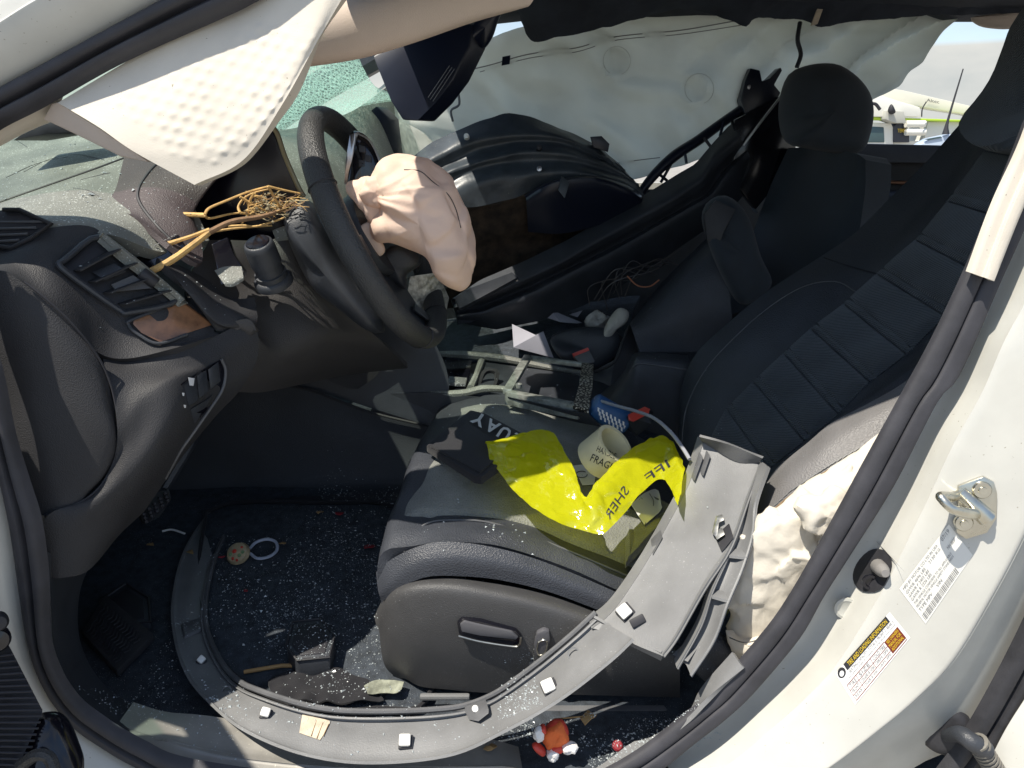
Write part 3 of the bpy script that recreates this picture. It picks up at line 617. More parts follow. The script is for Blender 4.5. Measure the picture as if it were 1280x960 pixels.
# gauge hood and cluster
cl = slab('instrument_cluster', YY([(238, 262), (236, 236), (252, 212), (300, 176), (332, 158), (346, 165), (358, 200), (376, 244), (372, 290), (330, 312), (280, 330), (258, 300)], .46, .5), (-.02, .06, -.02), M['screen'], da, bev=.003)
tube('cluster_rim', YY([(322, 166), (337, 159), (346, 166), (356, 195), (372, 232), (380, 246)], .47, .46), .004, mat('champagne_trim', (.34, .28, .16), .35, metal=.6), cl, seg=8)
tube('cluster_edge', YY([(262, 312), (244, 285), (235, 255), (238, 232), (252, 212)], .445, .455), .0035, M['trim_dk'], cl, seg=8)
hood = loft('shaded_gauge_hood', [  # shade on the pad painted in: dark mauve vinyl cut along the shade edge
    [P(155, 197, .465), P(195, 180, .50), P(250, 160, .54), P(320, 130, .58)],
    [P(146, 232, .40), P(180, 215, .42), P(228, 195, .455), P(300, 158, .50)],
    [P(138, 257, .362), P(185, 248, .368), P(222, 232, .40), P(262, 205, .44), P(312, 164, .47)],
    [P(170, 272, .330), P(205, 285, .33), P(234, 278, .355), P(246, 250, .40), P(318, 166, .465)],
    [P(212, 306, .30), P(250, 330, .32), P(252, 300, .352), P(247, 256, .405), P(322, 168, .47)]], mat('hood_shade_vinyl', (.055, .042, .044), .6, var=.3, vs=8, bump=.3, bs=500, voro=True, speck=.25, ss=330, speckcol=(.4, .38, .38)), da, n=36, m=7, th=.008)
tube('hood_groove', [onto(hood, u, v, .0) for u, v in ((206, 196), (186, 216), (173, 238), (176, 256), (196, 282), (214, 300))], .0024, M['ink'], da, seg=6)
# fascia that carries the vent
fas = loft('vent_fascia', [
    [P(-60, 300, .25), P(0, 300, .25), P(62, 285, .25), P(108, 282, .265), P(135, 296, .275), P(190, 340, .29), P(232, 375, .30), P(268, 404, .31)],
    [P(-60, 320, .2), P(0, 318, .205), P(50, 315, .205), P(100, 325, .235), P(150, 345, .25), P(185, 372, .262), P(222, 402, .27), P(268, 412, .30)],
    [P(-60, 340, .16), P(0, 334, .165), P(40, 350, .17), P(75, 365, .18), P(120, 395, .21), P(150, 415, .225), P(210, 428, .245), P(268, 415, .295)],
    [P(-60, 352, .14), P(0, 338, .145), P(45, 368, .15), P(90, 410, .165), P(125, 442, .185), P(160, 448, .205), P(215, 436, .235), P(275, 418, .295)]], M['dash'], da, n=50, m=7, th=.012)
hole = [(72, 331), (125, 297), (222, 374), (156, 392)]
vb = lambda s, t, off: onto(fas, *bil([(72, 331), (156, 392), (222, 374), (125, 296)], s, t), off)
vent = slab('air_vent', [vb(s, t, .004) for s, t in ((0, .12), (.03, 0), (.9, .0), (1, .08), (1, 1), (0, 1))], (0, .004, 0), M['ink'], da, bev=.001)
fr_ = [(0, .14), (.04, .0), (.5, -.02), (.92, .0), (1, .1), (1.0, 1.0), (.5, 1.0), (0, 1.0), (0, .14)]
tube('vent_frame', [vb(s, t, .009) for s, t in fr_], .0042, M['trim_dk'], vent, seg=8, k=4)
for i in range(4):
    s = .16 + .22 * i
    a, b = vb(s, .1, .005), vb(s + .02, .97, .005)
    loft('slat', [[a, b], [a + Vector((.017, -.012, .002)), b + Vector((.017, -.012, .002))]], M['dash'], vent, n=4, m=2, th=.002, smooth=False)
loft('vent_tab', [[vb(.3, .32, .012), vb(.33, .75, .012)], [vb(.44, .34, .020), vb(.46, .78, .020)]], M['trim_dk'], vent, n=6, m=3, th=.004)
loft('vent_reflector', [[vb(.55, .35, .010), vb(.55, .8, .010)], [vb(.66, .3, .012), vb(.78, .85, .012)]], M['grey_dk'], vent, n=6, m=3, th=.002)
side = loft('vent_rail', [[vb(-.02, 1.0, .012), vb(.3, 1.02, .014), vb(.7, 1.02, .014), vb(1.02, 1.0, .012)], [vb(-.02, 1.14, .016), vb(.3, 1.16, .018), vb(.7, 1.16, .018), vb(1.02, 1.14, .014)], [vb(-.02, 1.30, .006), vb(.3, 1.32, .006), vb(.7, 1.32, .006), vb(1.02, 1.3, .006)]], M['dash_top'], vent, n=20, m=4, th=.008)
lathe('vent_wheel', vb(.62, 1.12, .018), vb(.7, 1.12, .018) - vb(.5, 1.12, .018), [(0, -.012), (.008, -.012), (.009, -.01), (.009, .01), (.008, .012), (0, .012)], M['rubber'], vent, seg=24)
wq = [(161, 402), (200, 428), (266, 406), (226, 377)]
wp = lambda s, t, o: onto(fas, *bil(wq, s, t), o)
slab('wood_insert', [wp(s, t, .005) for s, t in ((.02, .08), (.12, 0), (.5, -.06), (1, 0), (1, 1), (.5, 1), (0, 1))], (0, .006, 0), M['wood'], da, bev=.0015)
tube('insert_bezel', [wp(s, t, .005) for s, t in ((-.02, 1.02), (-.02, .1), (.1, -.06), (.5, -.12), (1.02, -.04), (1.03, .5))], .0024, M['trim_dk'], da, seg=8)
# upper left defroster vent
uv = slab('side_vent', [P(-30, 268, .26), P(4, 262, .262), P(22, 262, .262), P(62, 278, .25), P(14, 309, .222), P(-30, 306, .222)], (0, .004, -.004), M['ink'], da, bev=.001)
tube('side_vent_frame', [P(4, 262, .258), P(24, 262, .258), P(64, 280, .244), P(38, 298, .226), P(14, 310, .216), P(-20, 305, .216)], .003, M['dash'], uv, seg=8, smooth=False)
for i in range(4):
    t = i / 3; tube('slat', [P(-20, 278 + 25 * t, .250 - .028 * t), P(57 - 33 * t, 277 + 23 * t, .248 - .024 * t)], .0018, M['grey_dk'], uv, seg=6)
# side cover panel by the door seal, lower panel, knee panels
loft('end_cover', [
    [P(-40, 345, .14), P(0, 338, .14), P(40, 362, .142), P(85, 405, .15), P(118, 440, .158), P(134, 470, .162)],
    [P(-40, 400, .13), P(0, 400, .13), P(40, 410, .132), P(85, 440, .138), P(125, 480, .148), P(144, 520, .156)],
    [P(-40, 520, .118), P(10, 500, .12), P(60, 500, .122), P(105, 520, .128), P(138, 540, .138), P(147, 552, .148)],
    [P(-10, 620, .105), P(40, 600, .108), P(75, 600, .112), P(110, 600, .122), P(130, 590, .132), P(142, 575, .145)],
    [P(20, 655, .098), P(50, 645, .10), P(75, 637, .105), P(98, 628, .115), P(112, 615, .125), P(128, 600, .14)]], M['dash'], da, n=40, m=7, th=.012)
tube('cover_gap', [P(30, 352, .136), P(60, 376, .140), P(95, 410, .148), P(125, 450, .158), P(141, 490, .158), P(148, 540, .147), P(140, 585, .140), P(110, 622, .118), P(55, 645, .097)], .0016, M['ink'], da, seg=6)
low_p = loft('lower_panel', [
    [P(128, 448, .19), P(160, 452, .21), P(215, 440, .24), P(270, 420, .29), P(312, 396, .33)],
    [P(138, 478, .165), P(170, 470, .19), P(220, 462, .225), P(275, 445, .28), P(322, 415, .33)],
    [P(147, 535, .145), P(175, 500, .165), P(218, 475, .2), P(270, 470, .27), P(321, 450, .325)],
    [P(140, 580, .14), P(170, 550, .15), P(214, 520, .175), P(262, 500, .25), P(298, 490, .31)],
    [P(110, 622, .12), P(150, 600, .13), P(195, 570, .16), P(235, 545, .225), P(270, 520, .29)],
    [P(55, 650, .09), P(100, 660, .105), P(145, 650, .14), P(185, 618, .2), P(225, 575, .26)],
    [P(62, 722, .09), P(80, 722, .095), P(112, 712, .12), P(150, 668, .19), P(180, 640, .24)]], M['dash'], da, n=40, m=7, th=.012)
lp = lambda u, v, o=.002: onto(low_p, u, v, o)
swp = slab('switch_panel', [lp(u, v, .001) for u, v in ((226, 480), (250, 464), (276, 449), (281, 462), (278, 485), (262, 510), (241, 541), (236, 520))], (0, .004, 0), M['gloss'], da, bev=.001)
for q in (((230, 482), (243, 472), (247, 500), (236, 508)), ((246, 470), (257, 463), (260, 490), (249, 498)), ((260, 462), (272, 453), (275, 477), (263, 487)), ((238, 512), (258, 500), (266, 494), (243, 530))):
    slab('button', [lp(u, v, .003) for u, v in q], (0, .003, 0), M['trim_dk'], swp, bev=.0008)
tube('switch_bezel', [lp(u, v, .003) for u, v in ((277, 449), (282, 464), (278, 487), (262, 512), (241, 542), (225, 565), (207, 598))], .0022, M['grey_dk'], da, seg=8)
for u, v, r in ((239, 477, 4), (229, 493, 1.5), (231, 508, 1.5)):
    slab('button_icon', [lp(u - r, v - r * 1.3, .004), lp(u + r, v - r, .004), lp(u + r * .7, v + r * 1.3, .004), lp(u - r * .5, v + r * 1.2, .004)], (0, .0005, 0), M['label'], swp)
cp = loft('column_panel', [
    [P(262, 300, .40), P(282, 300, .42), P(335, 300, .45), P(372, 290, .46), P(400, 300, .5)],
    [P(232, 362, .33), P(262, 352, .36), P(320, 352, .42), P(370, 330, .45), P(410, 340, .5)],
    [P(266, 404, .31), P(292, 395, .33), P(325, 390, .38), P(390, 380, .45), P(440, 390, .5)],
    [P(312, 400, .33), P(322, 420, .335), P(352, 440, .38), P(415, 420, .46), P(480, 430, .56)],
    [P(318, 450, .33), P(330, 465, .36), P(370, 465, .44), P(430, 450, .54), P(500, 450, .66)],
    [P(298, 490, .34), P(330, 490, .40), P(380, 480, .52), P(440, 468, .66), P(510, 460, .76)]], mat('column_plastic', (.046, .044, .045), .5, var=.15, vs=8, bump=.3, bs=600, voro=True), da, n=40, m=7, th=.012)
loft('column_shoulder', [[P(196, 322, .30), P(224, 332, .31), P(256, 348, .34), P(288, 372, .345), P(318, 372, .36)], [P(214, 340, .285), P(242, 358, .295), P(270, 378, .31), P(298, 392, .32), P(322, 396, .34)], [P(236, 368, .285), P(258, 392, .288), P(276, 405, .295), P(298, 408, .31), P(320, 408, .335)], [P(262, 402, .30), P(272, 414, .30), P(290, 412, .312), P(306, 410, .325), P(320, 420, .34)]], M['dash'], da, n=24, m=6, th=.01)
# cubby and stalk on the column
cub = slab('cubby', [P(264, 305, .355), P(284, 296, .37), P(292, 318, .365), P(306, 338, .35), P(300, 350, .335), P(276, 356, .33)], (0, .012, -.004), M['gloss'], da, bev=.002)
loft('cubby_lip', [[P(268, 338, .335), P(282, 333, .34), P(302, 333, .347)], [P(278, 352, .325), P(290, 352, .328), P(304, 345, .335)], [P(282, 358, .325), P(292, 358, .328), P(305, 350, .335)]], M['dash_top'], cub, n=12, m=4, th=.006)
kb = P(340, 346, .375); kt = P(322, 303, .345); kd = (kt - kb)
st = lathe('stalk', kb, kd, [(.030, -.012), (.030, -.004), (.027, .0), (.0245, .001), (.0245, .009), (.0215, .010), (.0215, .026), (.0235, .027), (.0230, kd.length - .010), (.0215, kd.length - .002), (.019, kd.length), (0, kd.length)], M['trim_dk'], da, seg=36)
lathe('stalk_cap', kt + kd.normalized() * .0005, kd, [(.018, 0), (.017, .0015), (0, .0015)], M['gloss'], st, seg=28)
puff('column_shroud', YY([(356, 276), (365, 258), (383, 250), (400, 270), (430, 330), (470, 390), (480, 415), (460, 412), (425, 385), (394, 360), (372, 322)], .40, .44), M['trim_dk'], da, front=.045, back=.08, n=44, rings=8, power=.7)
slab('shroud_patch', [P(340, 288, .43), P(356, 282, .43), P(362, 300, .43), P(345, 302, .43)], (0, .01, 0), M['dash_top'], da, bev=.002)
# stitched pad strip behind the vent
slab('far_corner', [P(446, 152, 1.35), P(470, 132, 1.4), P(486, 148, 1.42), P(492, 196, 1.4), P(470, 190, 1.36), P(450, 168, 1.34)], (.02, .06, 0), M['navy'], da, bev=.006)
for s, (a, b) in enumerate((((168, 320), (222, 292)), ((192, 334), (232, 312)))):
    for i in range(13):
        t = i / 13; u = a[0] + (b[0] - a[0]) * t; v = a[1] + (b[1] - a[1]) * t
        p = P(u, v, .305); q = P(u + (b[0] - a[0]) / 22, v + (b[1] - a[1]) / 22, .307)
        tube('stitch', [p, q], .0009, M['grey'], da, seg=5)
slab('stitched_strip', [P(166, 324, .312), P(222, 293, .325), P(234, 312, .322), P(196, 338, .302), P(186, 338, .302)], (0, .01, -.004), M['gloss'], da, bev=.001)
# console side and foot well sides
loft('console_side', [
    [P(250, 470, .74), P(320, 450, .76), P(400, 420, .8), P(460, 400, .84), P(540, 420, .9)],
    [P(240, 510, .80), P(320, 470, .82), P(400, 450, .85), P(480, 445, .87), P(560, 470, .89)],
    [P(235, 530, .83), P(300, 482, .84), P(394, 490, .86), P(470, 512, .865), P(560, 540, .868)]], M['trim_dk'], da, n=30, m=5, th=.01)
loft('side_pocket', [[P(388, 452, .838), P(430, 448, .845), P(492, 440, .855)], [P(384, 462, .838), P(420, 470, .848), P(470, 470, .855)], [P(392, 468, .842), P(432, 484, .85), P(448, 486, .855)]], M['dash'], da, n=16, m=4, th=.004)
loft('tunnel_carpet', [
    [P(180, 510, .84), P(250, 482, .84), P(300, 474, .845), P(347, 480, .85), P(394, 491, .852), P(462, 516, .856), P(531, 533, .858), P(640, 548, .86)],
    [P(180, 560, .83), P(250, 530, .835), P(300, 520, .84), P(347, 520, .85), P(394, 525, .85), P(462, 545, .855), P(531, 560, .86), P(640, 575, .86)],
    [P(180, 620, .80), P(250, 608, .82), P(300, 606, .83), P(347, 605, .83), P(394, 604, .83), P(462, 603, .83), P(531, 604, .83), P(640, 604, .83)],
    [P(180, 640, .74), P(250, 632, .75), P(300, 630, .75), P(347, 628, .75), P(394, 626, .75), P(462, 625, .75), P(531, 625, .75), P(640, 625, .75)]], mat('tunnel_plastic', (.034, .038, .046), .6, var=.15, vs=10, bump=.3, bs=600, voro=True), da, n=40, m=6, th=.01)
tube('carpet_edge', YY([(250, 481), (300, 473), (347, 479), (394, 490), (462, 515), (531, 532)], .836, .85), .0035, M['dash'], da, seg=6)

# ------------------------------------------------------------------ steering wheel with burst airbag
WC = P(474, 288, .42); WN = Vector((.90, -.06, .43)).normalized()
WB = basis(WN, Vector((-.43, 0, .9)))     # x axis = up along the rim, y across
wh = thing('steering_wheel', 'black leather steering wheel with a burst peach airbag spilling from its hub', 'steering wheel', WC)
RR = .187; SHX = 1.0
def wpt(a, r=1.0, h=0.0): return WC + WB @ Vector((math.cos(a) * RR * r, math.sin(a) * RR * r * .96, h))
vv = []; NS = 96; NT = 18
for i in range(NS):
    a = 2 * math.pi * i / NS; cpt = wpt(a); rd = (cpt - WC).normalized()
    for j in range(NT):
        t = 2 * math.pi * j / NT; vv.append(cpt + rd * .0165 * math.cos(t) + WN * .0195 * math.sin(t))
ff = [(i * NT + j, ((i + 1) % NS) * NT + j, ((i + 1) % NS) * NT + (j + 1) % NT, i * NT + (j + 1) % NT) for i in range(NS) for j in range(NT)]
rim = mk('rim', vv, ff, M['rim_leather'], wh)
for a in (R(155), R(205), R(62), R(-62)):
    cpt = wpt(a); rd = (cpt - WC).normalized(); tg = rd.cross(WN)
    tube('rim_joint', [cpt + rd * .0172 * math.cos(t) + WN * .0202 * math.sin(t) for t in np.linspace(0, 2 * math.pi, 18)], .0009, M['ink'], rim, seg=5)
hub = lathe('hub', WC - WN * .05, WN, [(0, 0), (.03, .0), (.05, .004), (.066, .02), (.07, .035), (.068, .045), (0, .046)], M['trim_dk'], wh, seg=32)
for sgn, a in ((1, R(90)), (-1, R(-90))):
    sp = loft('spoke', [[wpt(a + .34, .96, -.012), wpt(a, .97, -.010), wpt(a - .34, .96, -.012)], [wpt(a + .42, .62, -.016), wpt(a, .62, -.012), wpt(a - .42, .62, -.016)], [wpt(a + .7, .36, -.02), wpt(a, .36, -.016), wpt(a - .7, .36, -.02)]], M['gloss'], wh, n=14, m=5, th=.012)
    loft('spoke_trim', [[wpt(a + .36 * sgn, .95, -.006), wpt(a + .48 * sgn, .6, -.008)], [wpt(a + .26 * sgn, .95, -.005), wpt(a + .34 * sgn, .6, -.006)]], M['steel'], sp, n=8, m=3, th=.003)
    for k in range(4):
        box('button', wpt(a + (.12 - .12 * (k % 2)) * sgn, .62 + .14 * (k // 2), -.002), (.018, .014, .006), M['trim_dk'], sp, rot=WB, bev=.001)
loft('lower_spoke', [[wpt(math.pi + .28, .97, -.012), wpt(math.pi, .97, -.012), wpt(math.pi - .28, .97, -.012)], [wpt(math.pi + .34, .7, -.014), wpt(math.pi, .7, -.014), wpt(math.pi - .34, .7, -.014)], [wpt(math.pi + .6, .38, -.02), wpt(math.pi, .38, -.02), wpt(math.pi - .6, .38, -.02)]], M['trim_dk'], wh, n=14, m=5, th=.012)
loft('lower_spoke_trim', [[wpt(math.pi + .3, .9, -.004), wpt(math.pi + .1, .7, -.006)], [wpt(math.pi + .2, .93, -.004), wpt(math.pi - .1, .73, -.006)]], M['steel'], wh, n=8, m=3, th=.003)
slab('column_clutter', [P(512, 345, .5), P(548, 340, .52), P(562, 372, .55), P(556, 402, .55), P(535, 398, .52), P(508, 372, .5)], (-.01, .03, -.01), mat('torn_foil', (.3, .31, .29), .35, metal=.5, var=.6, vs=80, bump=1, bs=90), wh, bev=.004)
def folds(p):
    q = (p - WC); a = math.atan2(q.z, q.x)
    return .011 * math.sin(9 * a + 30 * q.length + 4 * nz(p, 9)) + .013 * nz(p, 16, 3) + .006 * nz(p, 34, 5)
def crease(amp, s, seed):
    return lambda p: amp * (abs(nz(p, s, seed)) * -1.6 + .5) + amp * .45 * (.4 - abs(nz(p, s * 2.2, seed + 4))) + .25 * amp * nz(p, s * 4, seed)
fold2 = lambda p: crease(.017, 11, 2)(p) * .9 + .004 * math.sin(70 * (p.x * .7 - p.z * .5 + .06 * nz(p, 10)))
def crumple(c, size, n, seed, tilt, lift, k):
    """flat facets that meet in soft creases"""
    r_ = np.random.RandomState(seed); S = np.array(c) + (r_.rand(n, 3) - .5) * np.array(size); G = (r_.rand(n, 3) - .5) * 2 * tilt; B = (r_.rand(n) - .5) * 2 * lift
    def f(p):
        d = np.array(p) - S; l = np.linalg.norm(d, axis=1); l = l - l.min(); w_ = np.exp(-k * l)
        return float((w_ * (B + (G * d).sum(1))).sum() / w_.sum())
    return f
def tri(x): x = x % 1.0; return 1 - 4 * abs(x - .5)
def cloth(amp, wl, seed, n=4, warp=.35, dirs=None):
    r_ = random.Random(seed); w_ = []
    for k in range(n):
        a = r_.uniform(0, math.pi) if dirs is None else dirs[k % len(dirs)] + r_.uniform(-.25, .25)
        w_.append((Vector((math.cos(a), r_.uniform(-.3, .3), math.sin(a))), wl * (.62 ** k) * r_.uniform(.85, 1.15), amp * (.66 ** k), r_.uniform(0, 9)))
    def f(p):
        d = 0.0
        for v_, l_, am, ph in w_:
            m_ = .45 + .9 * noise.noise(p * (.5 / l_) + Vector((ph, 3, 1)))
            d += am * m_ * tri(v_.dot(p) / l_ + ph + warp * noise.noise(p * (.7 / l_) + Vector((0, ph, 0))))
        return d
    return f
GP = P(462, 246, .36); _c4 = crumple(P(530, 280, .38), (.2, .14, .24), 150, 8, .15, .002, 380)
_fr = random.Random(12); _fans = [(_fr.uniform(-65, 85), _fr.uniform(.4, 1.0) * _fr.choice((1, -1)), _fr.uniform(3.0, 13), _fr.uniform(0, 9)) for k in range(13)]
def fold2(p):
    q = p - GP; r = math.hypot(q.x, q.z); a = math.degrees(math.atan2(-q.z, q.x)); d = 0.0
    for f0, am, w0, sd_ in _fans:
        x = (a - f0 - 90 * r - 190 * r * noise.noise(p * 7 + Vector((sd_, 0, 0)))) / (w0 * (1 + .04 / (r + .03)))
        u_ = max(0.0, 1 - abs(x)); d += am * u_ * u_ * (3 - 2 * u_) * (.4 + .8 * abs(noise.noise(p * 9 + Vector((0, sd_, 0)))))
    return .010 * d * min(1, r / .03) * math.exp(-r / .09) + .006 * nz(p, 10) + _c4(p)
bag = puff('airbag', YY([(466, 222), (483, 198), (520, 196), (545, 208), (567, 228), (580, 258), (589, 290), (593, 322), (586, 350), (571, 361), (552, 350), (540, 330), (522, 312), (498, 300), (478, 298), (462, 280), (470, 252)], .385, .40), M['airbag'], wh, front=.075, back=.05, n=170, rings=50, power=.72, disp=fold2, sharp=60)
puff('airbag_flap', YY([(432, 230), (446, 224), (468, 222), (486, 250), (476, 278), (464, 282), (452, 262), (440, 250)], .37, .36), M['airbag'], bag, front=.02, back=.015, n=40, rings=10, power=.7, disp=cloth(.004, .04, 22, 3))
puff('airbag_fold', YY([(458, 226), (474, 220), (488, 224), (486, 246), (474, 262), (462, 258), (450, 246)], .35, .35), M['airbag'], bag, front=.018, back=.015, n=36, rings=8, power=.7, disp=cloth(.003, .03, 23, 3))
puff('airbag_strap', YY([(446, 290), (466, 276), (476, 300), (482, 315), (464, 326), (456, 316)], .36, .38), M['airbag'], bag, front=.01, back=.006, n=30, rings=8, power=.6, disp=cloth(.002, .04, 24, 3))
tube('airbag_thread', [onto(bag, u, v, .001) for u, v in ((505, 212), (525, 214), (542, 228), (560, 243), (570, 262), (576, 285))], .0007, M['ink'], bag, seg=5)
bp_ = puff('button_panel', YY([(437, 172), (446, 164), (460, 172), (472, 192), (480, 222), (474, 244), (450, 246), (434, 234)], .47, .45), M['gloss'], wh, front=.014, back=.02, n=36, rings=8, power=.6)
slab('panel_trim', YY([(437, 168), (444, 166), (440, 200), (437, 232), (430, 230), (432, 200)], .455, .44), (.004, .006, 0), M['steel'], bp_, bev=.001)
for i_, (u, v) in enumerate(((452, 186), (460, 198), (452, 204), (464, 214), (456, 222))): slab('button', YY([(u - 4, v - 5), (u + 4, v - 3), (u + 5, v + 5), (u - 3, v + 4)], .447, .445), (0, .01, 0), M['trim_dk'], bp_, bev=.001)
tube('panel_edge', YY([(446, 166), (462, 176), (474, 200), (480, 230)], .45, .44), .0016, M['steel'], bp_, seg=6)
puff('hub_cavity', YY([(456, 326), (482, 312), (500, 304), (522, 314), (526, 330), (508, 344), (508, 362), (486, 350)], .42, .44), M['trim_dk'], wh, front=.02, back=.03, n=36, rings=8, power=.6)

# ------------------------------------------------------------------ driver seat
ds = thing('driver_seat', 'black driver seat with pleated blue-black backrest and debris on its cushion', 'car seat', (.2, .5, .36))
cush_rows = [
    [P(548, 512, .86), P(572, 502, .87), P(620, 492, .87), P(700, 500, .86), P(770, 530, .84), P(840, 570, .82)],
    [P(538, 530, .68), P(566, 524, .68), P(620, 520, .68), P(690, 535, .67), P(770, 568, .66), P(850, 610, .64)],
    [P(516, 572, .49), P(545, 566, .49), P(610, 566, .49), P(680, 580, .49), P(770, 612, .48), P(860, 650, .46)],
    [P(494, 632, .36), P(525, 632, .36), P(590, 634, .36), P(660, 648, .36), P(750, 680, .36), P(850, 712, .34)],
    [P(483, 668, .285), P(520, 662, .285), P(580, 660, .285), P(640, 664, .285), P(730, 694, .285), P(850, 742, .28)],
    [P(480, 690, .25), P(515, 682, .25), P(560, 676, .25), P(630, 684, .25), P(710, 710, .25), P(850, 772, .24)]]
cush_rows = [[r[0] + Vector((.05, .0, -.24)), r[0] + Vector((.0, 0, -.13)), r[0] + Vector((-.012, 0, -.05))] + r for r in cush_rows]
cush = loft('cushion', cush_rows, M['leather'], ds, n=60, m=9, th=.03, disp=lambda p, s, t: .003 * nz(p, 12) - (.004 * math.exp(-((t - .42) / .006) ** 2) if s < .8 else 0))
mesh_rows = []
for (s0, pts) in enumerate(([(562, 510), (620, 501), (700, 512), (780, 545), (850, 588)], [(546, 560), (610, 555), (690, 570), (780, 606), (850, 640)], [(518, 610), (580, 606), (660, 620), (760, 655), (850, 690)], [(500, 645), (575, 645), (640, 652), (740, 690), (840, 728)])):
    mesh_rows.append([onto(cush, u, v, .003) for u, v in pts])
mpan = loft('seat_panel', mesh_rows, M['mesh'], ds, n=50, m=14, th=.012, disp=lambda p, s, t: .0045 - .010 * max(0, 1 - min(s, 1 - s, t, 1 - t) / .05) + .003 * nz(p, 14) - .003 * math.exp(-((t - .62) / .01) ** 2))
tube('seam', [onto(cush, u, v, .001) for u, v in ((505, 690), (530, 656), (570, 650), (620, 655), (700, 684), (790, 722), (840, 742))], .0016, M['grey_dk'], cush, seg=6)
bol = loft('front_bolster', [
    [P(470, 715, .26), P(488, 700, .25), P(520, 684, .242), P(560, 677, .24), P(630, 687, .24), P(710, 714, .24), P(850, 776, .235)],
    [P(473, 740, .24), P(492, 722, .232), P(522, 704, .226), P(565, 698, .224), P(630, 706, .224), P(710, 730, .224), P(850, 790, .222)],
    [P(478, 752, .24), P(500, 736, .228), P(530, 722, .222), P(570, 720, .222), P(630, 726, .222), P(710, 748, .222), P(850, 805, .22)]], M['leather'], ds, n=50, m=6, th=.02)
val = loft('valance', [
    [P(468, 770, .28), P(482, 744, .25), P(505, 728, .235), P(545, 722, .23), P(600, 726, .228), P(700, 748, .228), P(850, 808, .23)],
    [P(470, 780, .26), P(484, 752, .228), P(508, 738, .208), P(545, 732, .20), P(600, 737, .198), P(700, 760, .198), P(850, 815, .20)],
    [P(474, 790, .25), P(488, 768, .218), P(520, 760, .20), P(560, 758, .192), P(610, 762, .19), P(700, 780, .19), P(850, 830, .19)],
    [P(480, 830, .25), P(490, 815, .222), P(520, 812, .205), P(560, 815, .198), P(610, 818, .196), P(700, 828, .196), P(850, 850, .196)],
    [P(498, 850, .26), P(506, 848, .24), P(525, 858, .225), P(560, 862, .22), P(610, 866, .22), P(700, 868, .22), P(850, 872, .22)]], M['valance'], ds, n=50, m=7, th=.02)
vv_ = lambda u, v, o: onto(val, u, v, o)
sw1 = slab('seat_switch', [vv_(u, v, .012) for u, v in ((571, 780), (577, 775), (600, 777), (645, 789), (652, 796), (649, 807), (640, 809), (600, 803), (574, 797))], (0, .012, 0), M['gloss'], ds, bev=.004)
tube('switch_edge', [vv_(u, v, .012) for u, v in ((573, 795), (600, 802), (640, 808), (649, 806), (651, 797))], .0016, M['chrome'], sw1, seg=6)
slab('switch_top', [vv_(u, v, .016) for u, v in ((575, 781), (580, 777), (640, 790), (648, 797), (645, 800), (600, 795), (577, 790))], (0, .006, 0), mat('switch_satin', (.09, .09, .1), .3), sw1, bev=.002)
sw2 = slab('recline_switch', [vv_(u, v, .012) for u, v in ((671, 792), (680, 788), (687, 790), (688, 800), (684, 818), (676, 822), (668, 819), (668, 805))], (0, .012, 0), mat('switch_satin', (.09, .09, .1), .3), ds, bev=.004)
tube('switch_edge', [vv_(u, v, .0125) for u, v in ((673, 803), (680, 800), (684, 804), (681, 816), (674, 819), (671, 812), (673, 803))], .0012, M['chrome'], sw2, seg=6)
slab('valance_notch', [vv_(u, v, .001) for u, v in ((661, 828), (674, 826), (674, 840), (662, 842))], (0, .003, 0), M['grey'], val)
box('seat_rail', P(640, 884, .23), (.5, .05, .03), M['grey_dk'], ds, bev=.004)
box('rail_cover', P(556, 871, .205), (.08, .010, .009), M['grey'], ds, bev=.004)
# backrest
def brow(far, ridge, cl_, cr, nr, ne): return [P(*far), P(*ridge), P(*cl_), P(*cr), P(*nr), P(*ne)]
BR = [brow((848, 520, .86), (852, 570, .74), (880, 610, .64), (950, 660, .42), (934, 668, .31), (925, 712, .24)),
      brow((850, 492, .86), (866, 530, .75), (898, 560, .65), (975, 610, .43), (944, 636, .31), (942, 672, .24)),
      brow((868, 445, .86), (892, 480, .76), (935, 515, .66), (1010, 565, .44), (973, 582, .31), (978, 622, .235)),
      brow((912, 402, .86), (930, 430, .76), (975, 465, .66), (1060, 520, .44), (1036, 531, .31), (1040, 582, .235)),
      brow((965, 360, .86), (985, 385, .76), (1030, 415, .66), (1115, 466, .44), (1090, 498, .315), (1100, 545, .24)),
      brow((1030, 318, .86), (1050, 340, .76), (1085, 365, .66), (1170, 412, .45), (1152, 455, .33), (1165, 510, .25)),
      brow((1070, 290, .85), (1095, 310, .75), (1118, 324, .66), (1195, 362, .46), (1205, 400, .35), (1225, 440, .26)),
      brow((1110, 250, .84), (1135, 272, .74), (1150, 285, .66), (1228, 312, .46), (1255, 340, .36), (1275, 390, .27)),
      brow((1160, 200, .82), (1185, 222, .72), (1200, 235, .64), (1275, 255, .46), (1305, 270, .37), (1325, 320, .29)),
      brow((1205, 150, .80), (1225, 165, .71), (1240, 175, .63), (1320, 190, .46), (1350, 205, .37), (1380, 250, .30)),
      brow((1225, 140, .79), (1245, 150, .70), (1260, 158, .62), (1345, 165, .46), (1375, 180, .37), (1400, 220, .31))]
BR.append([p + Vector((.10, 0, -.02)) for p in BR[-1]])
back = loft('backrest', BR, M['leather'], ds, n=40, m=6, th=.06)
pl = [((868, 590), (916, 640)), ((886, 552), (936, 608)), ((908, 511), (962, 586)), ((942, 477), (1006, 552)), ((980, 442), (1048, 518)), ((1014, 411), (1088, 478)), ((1055, 380), (1134, 444)), ((1096, 342), (1183, 396)), ((1145, 300), (1222, 340)), ((1185, 252), (1262, 275)), ((1230, 190), (1310, 205))]
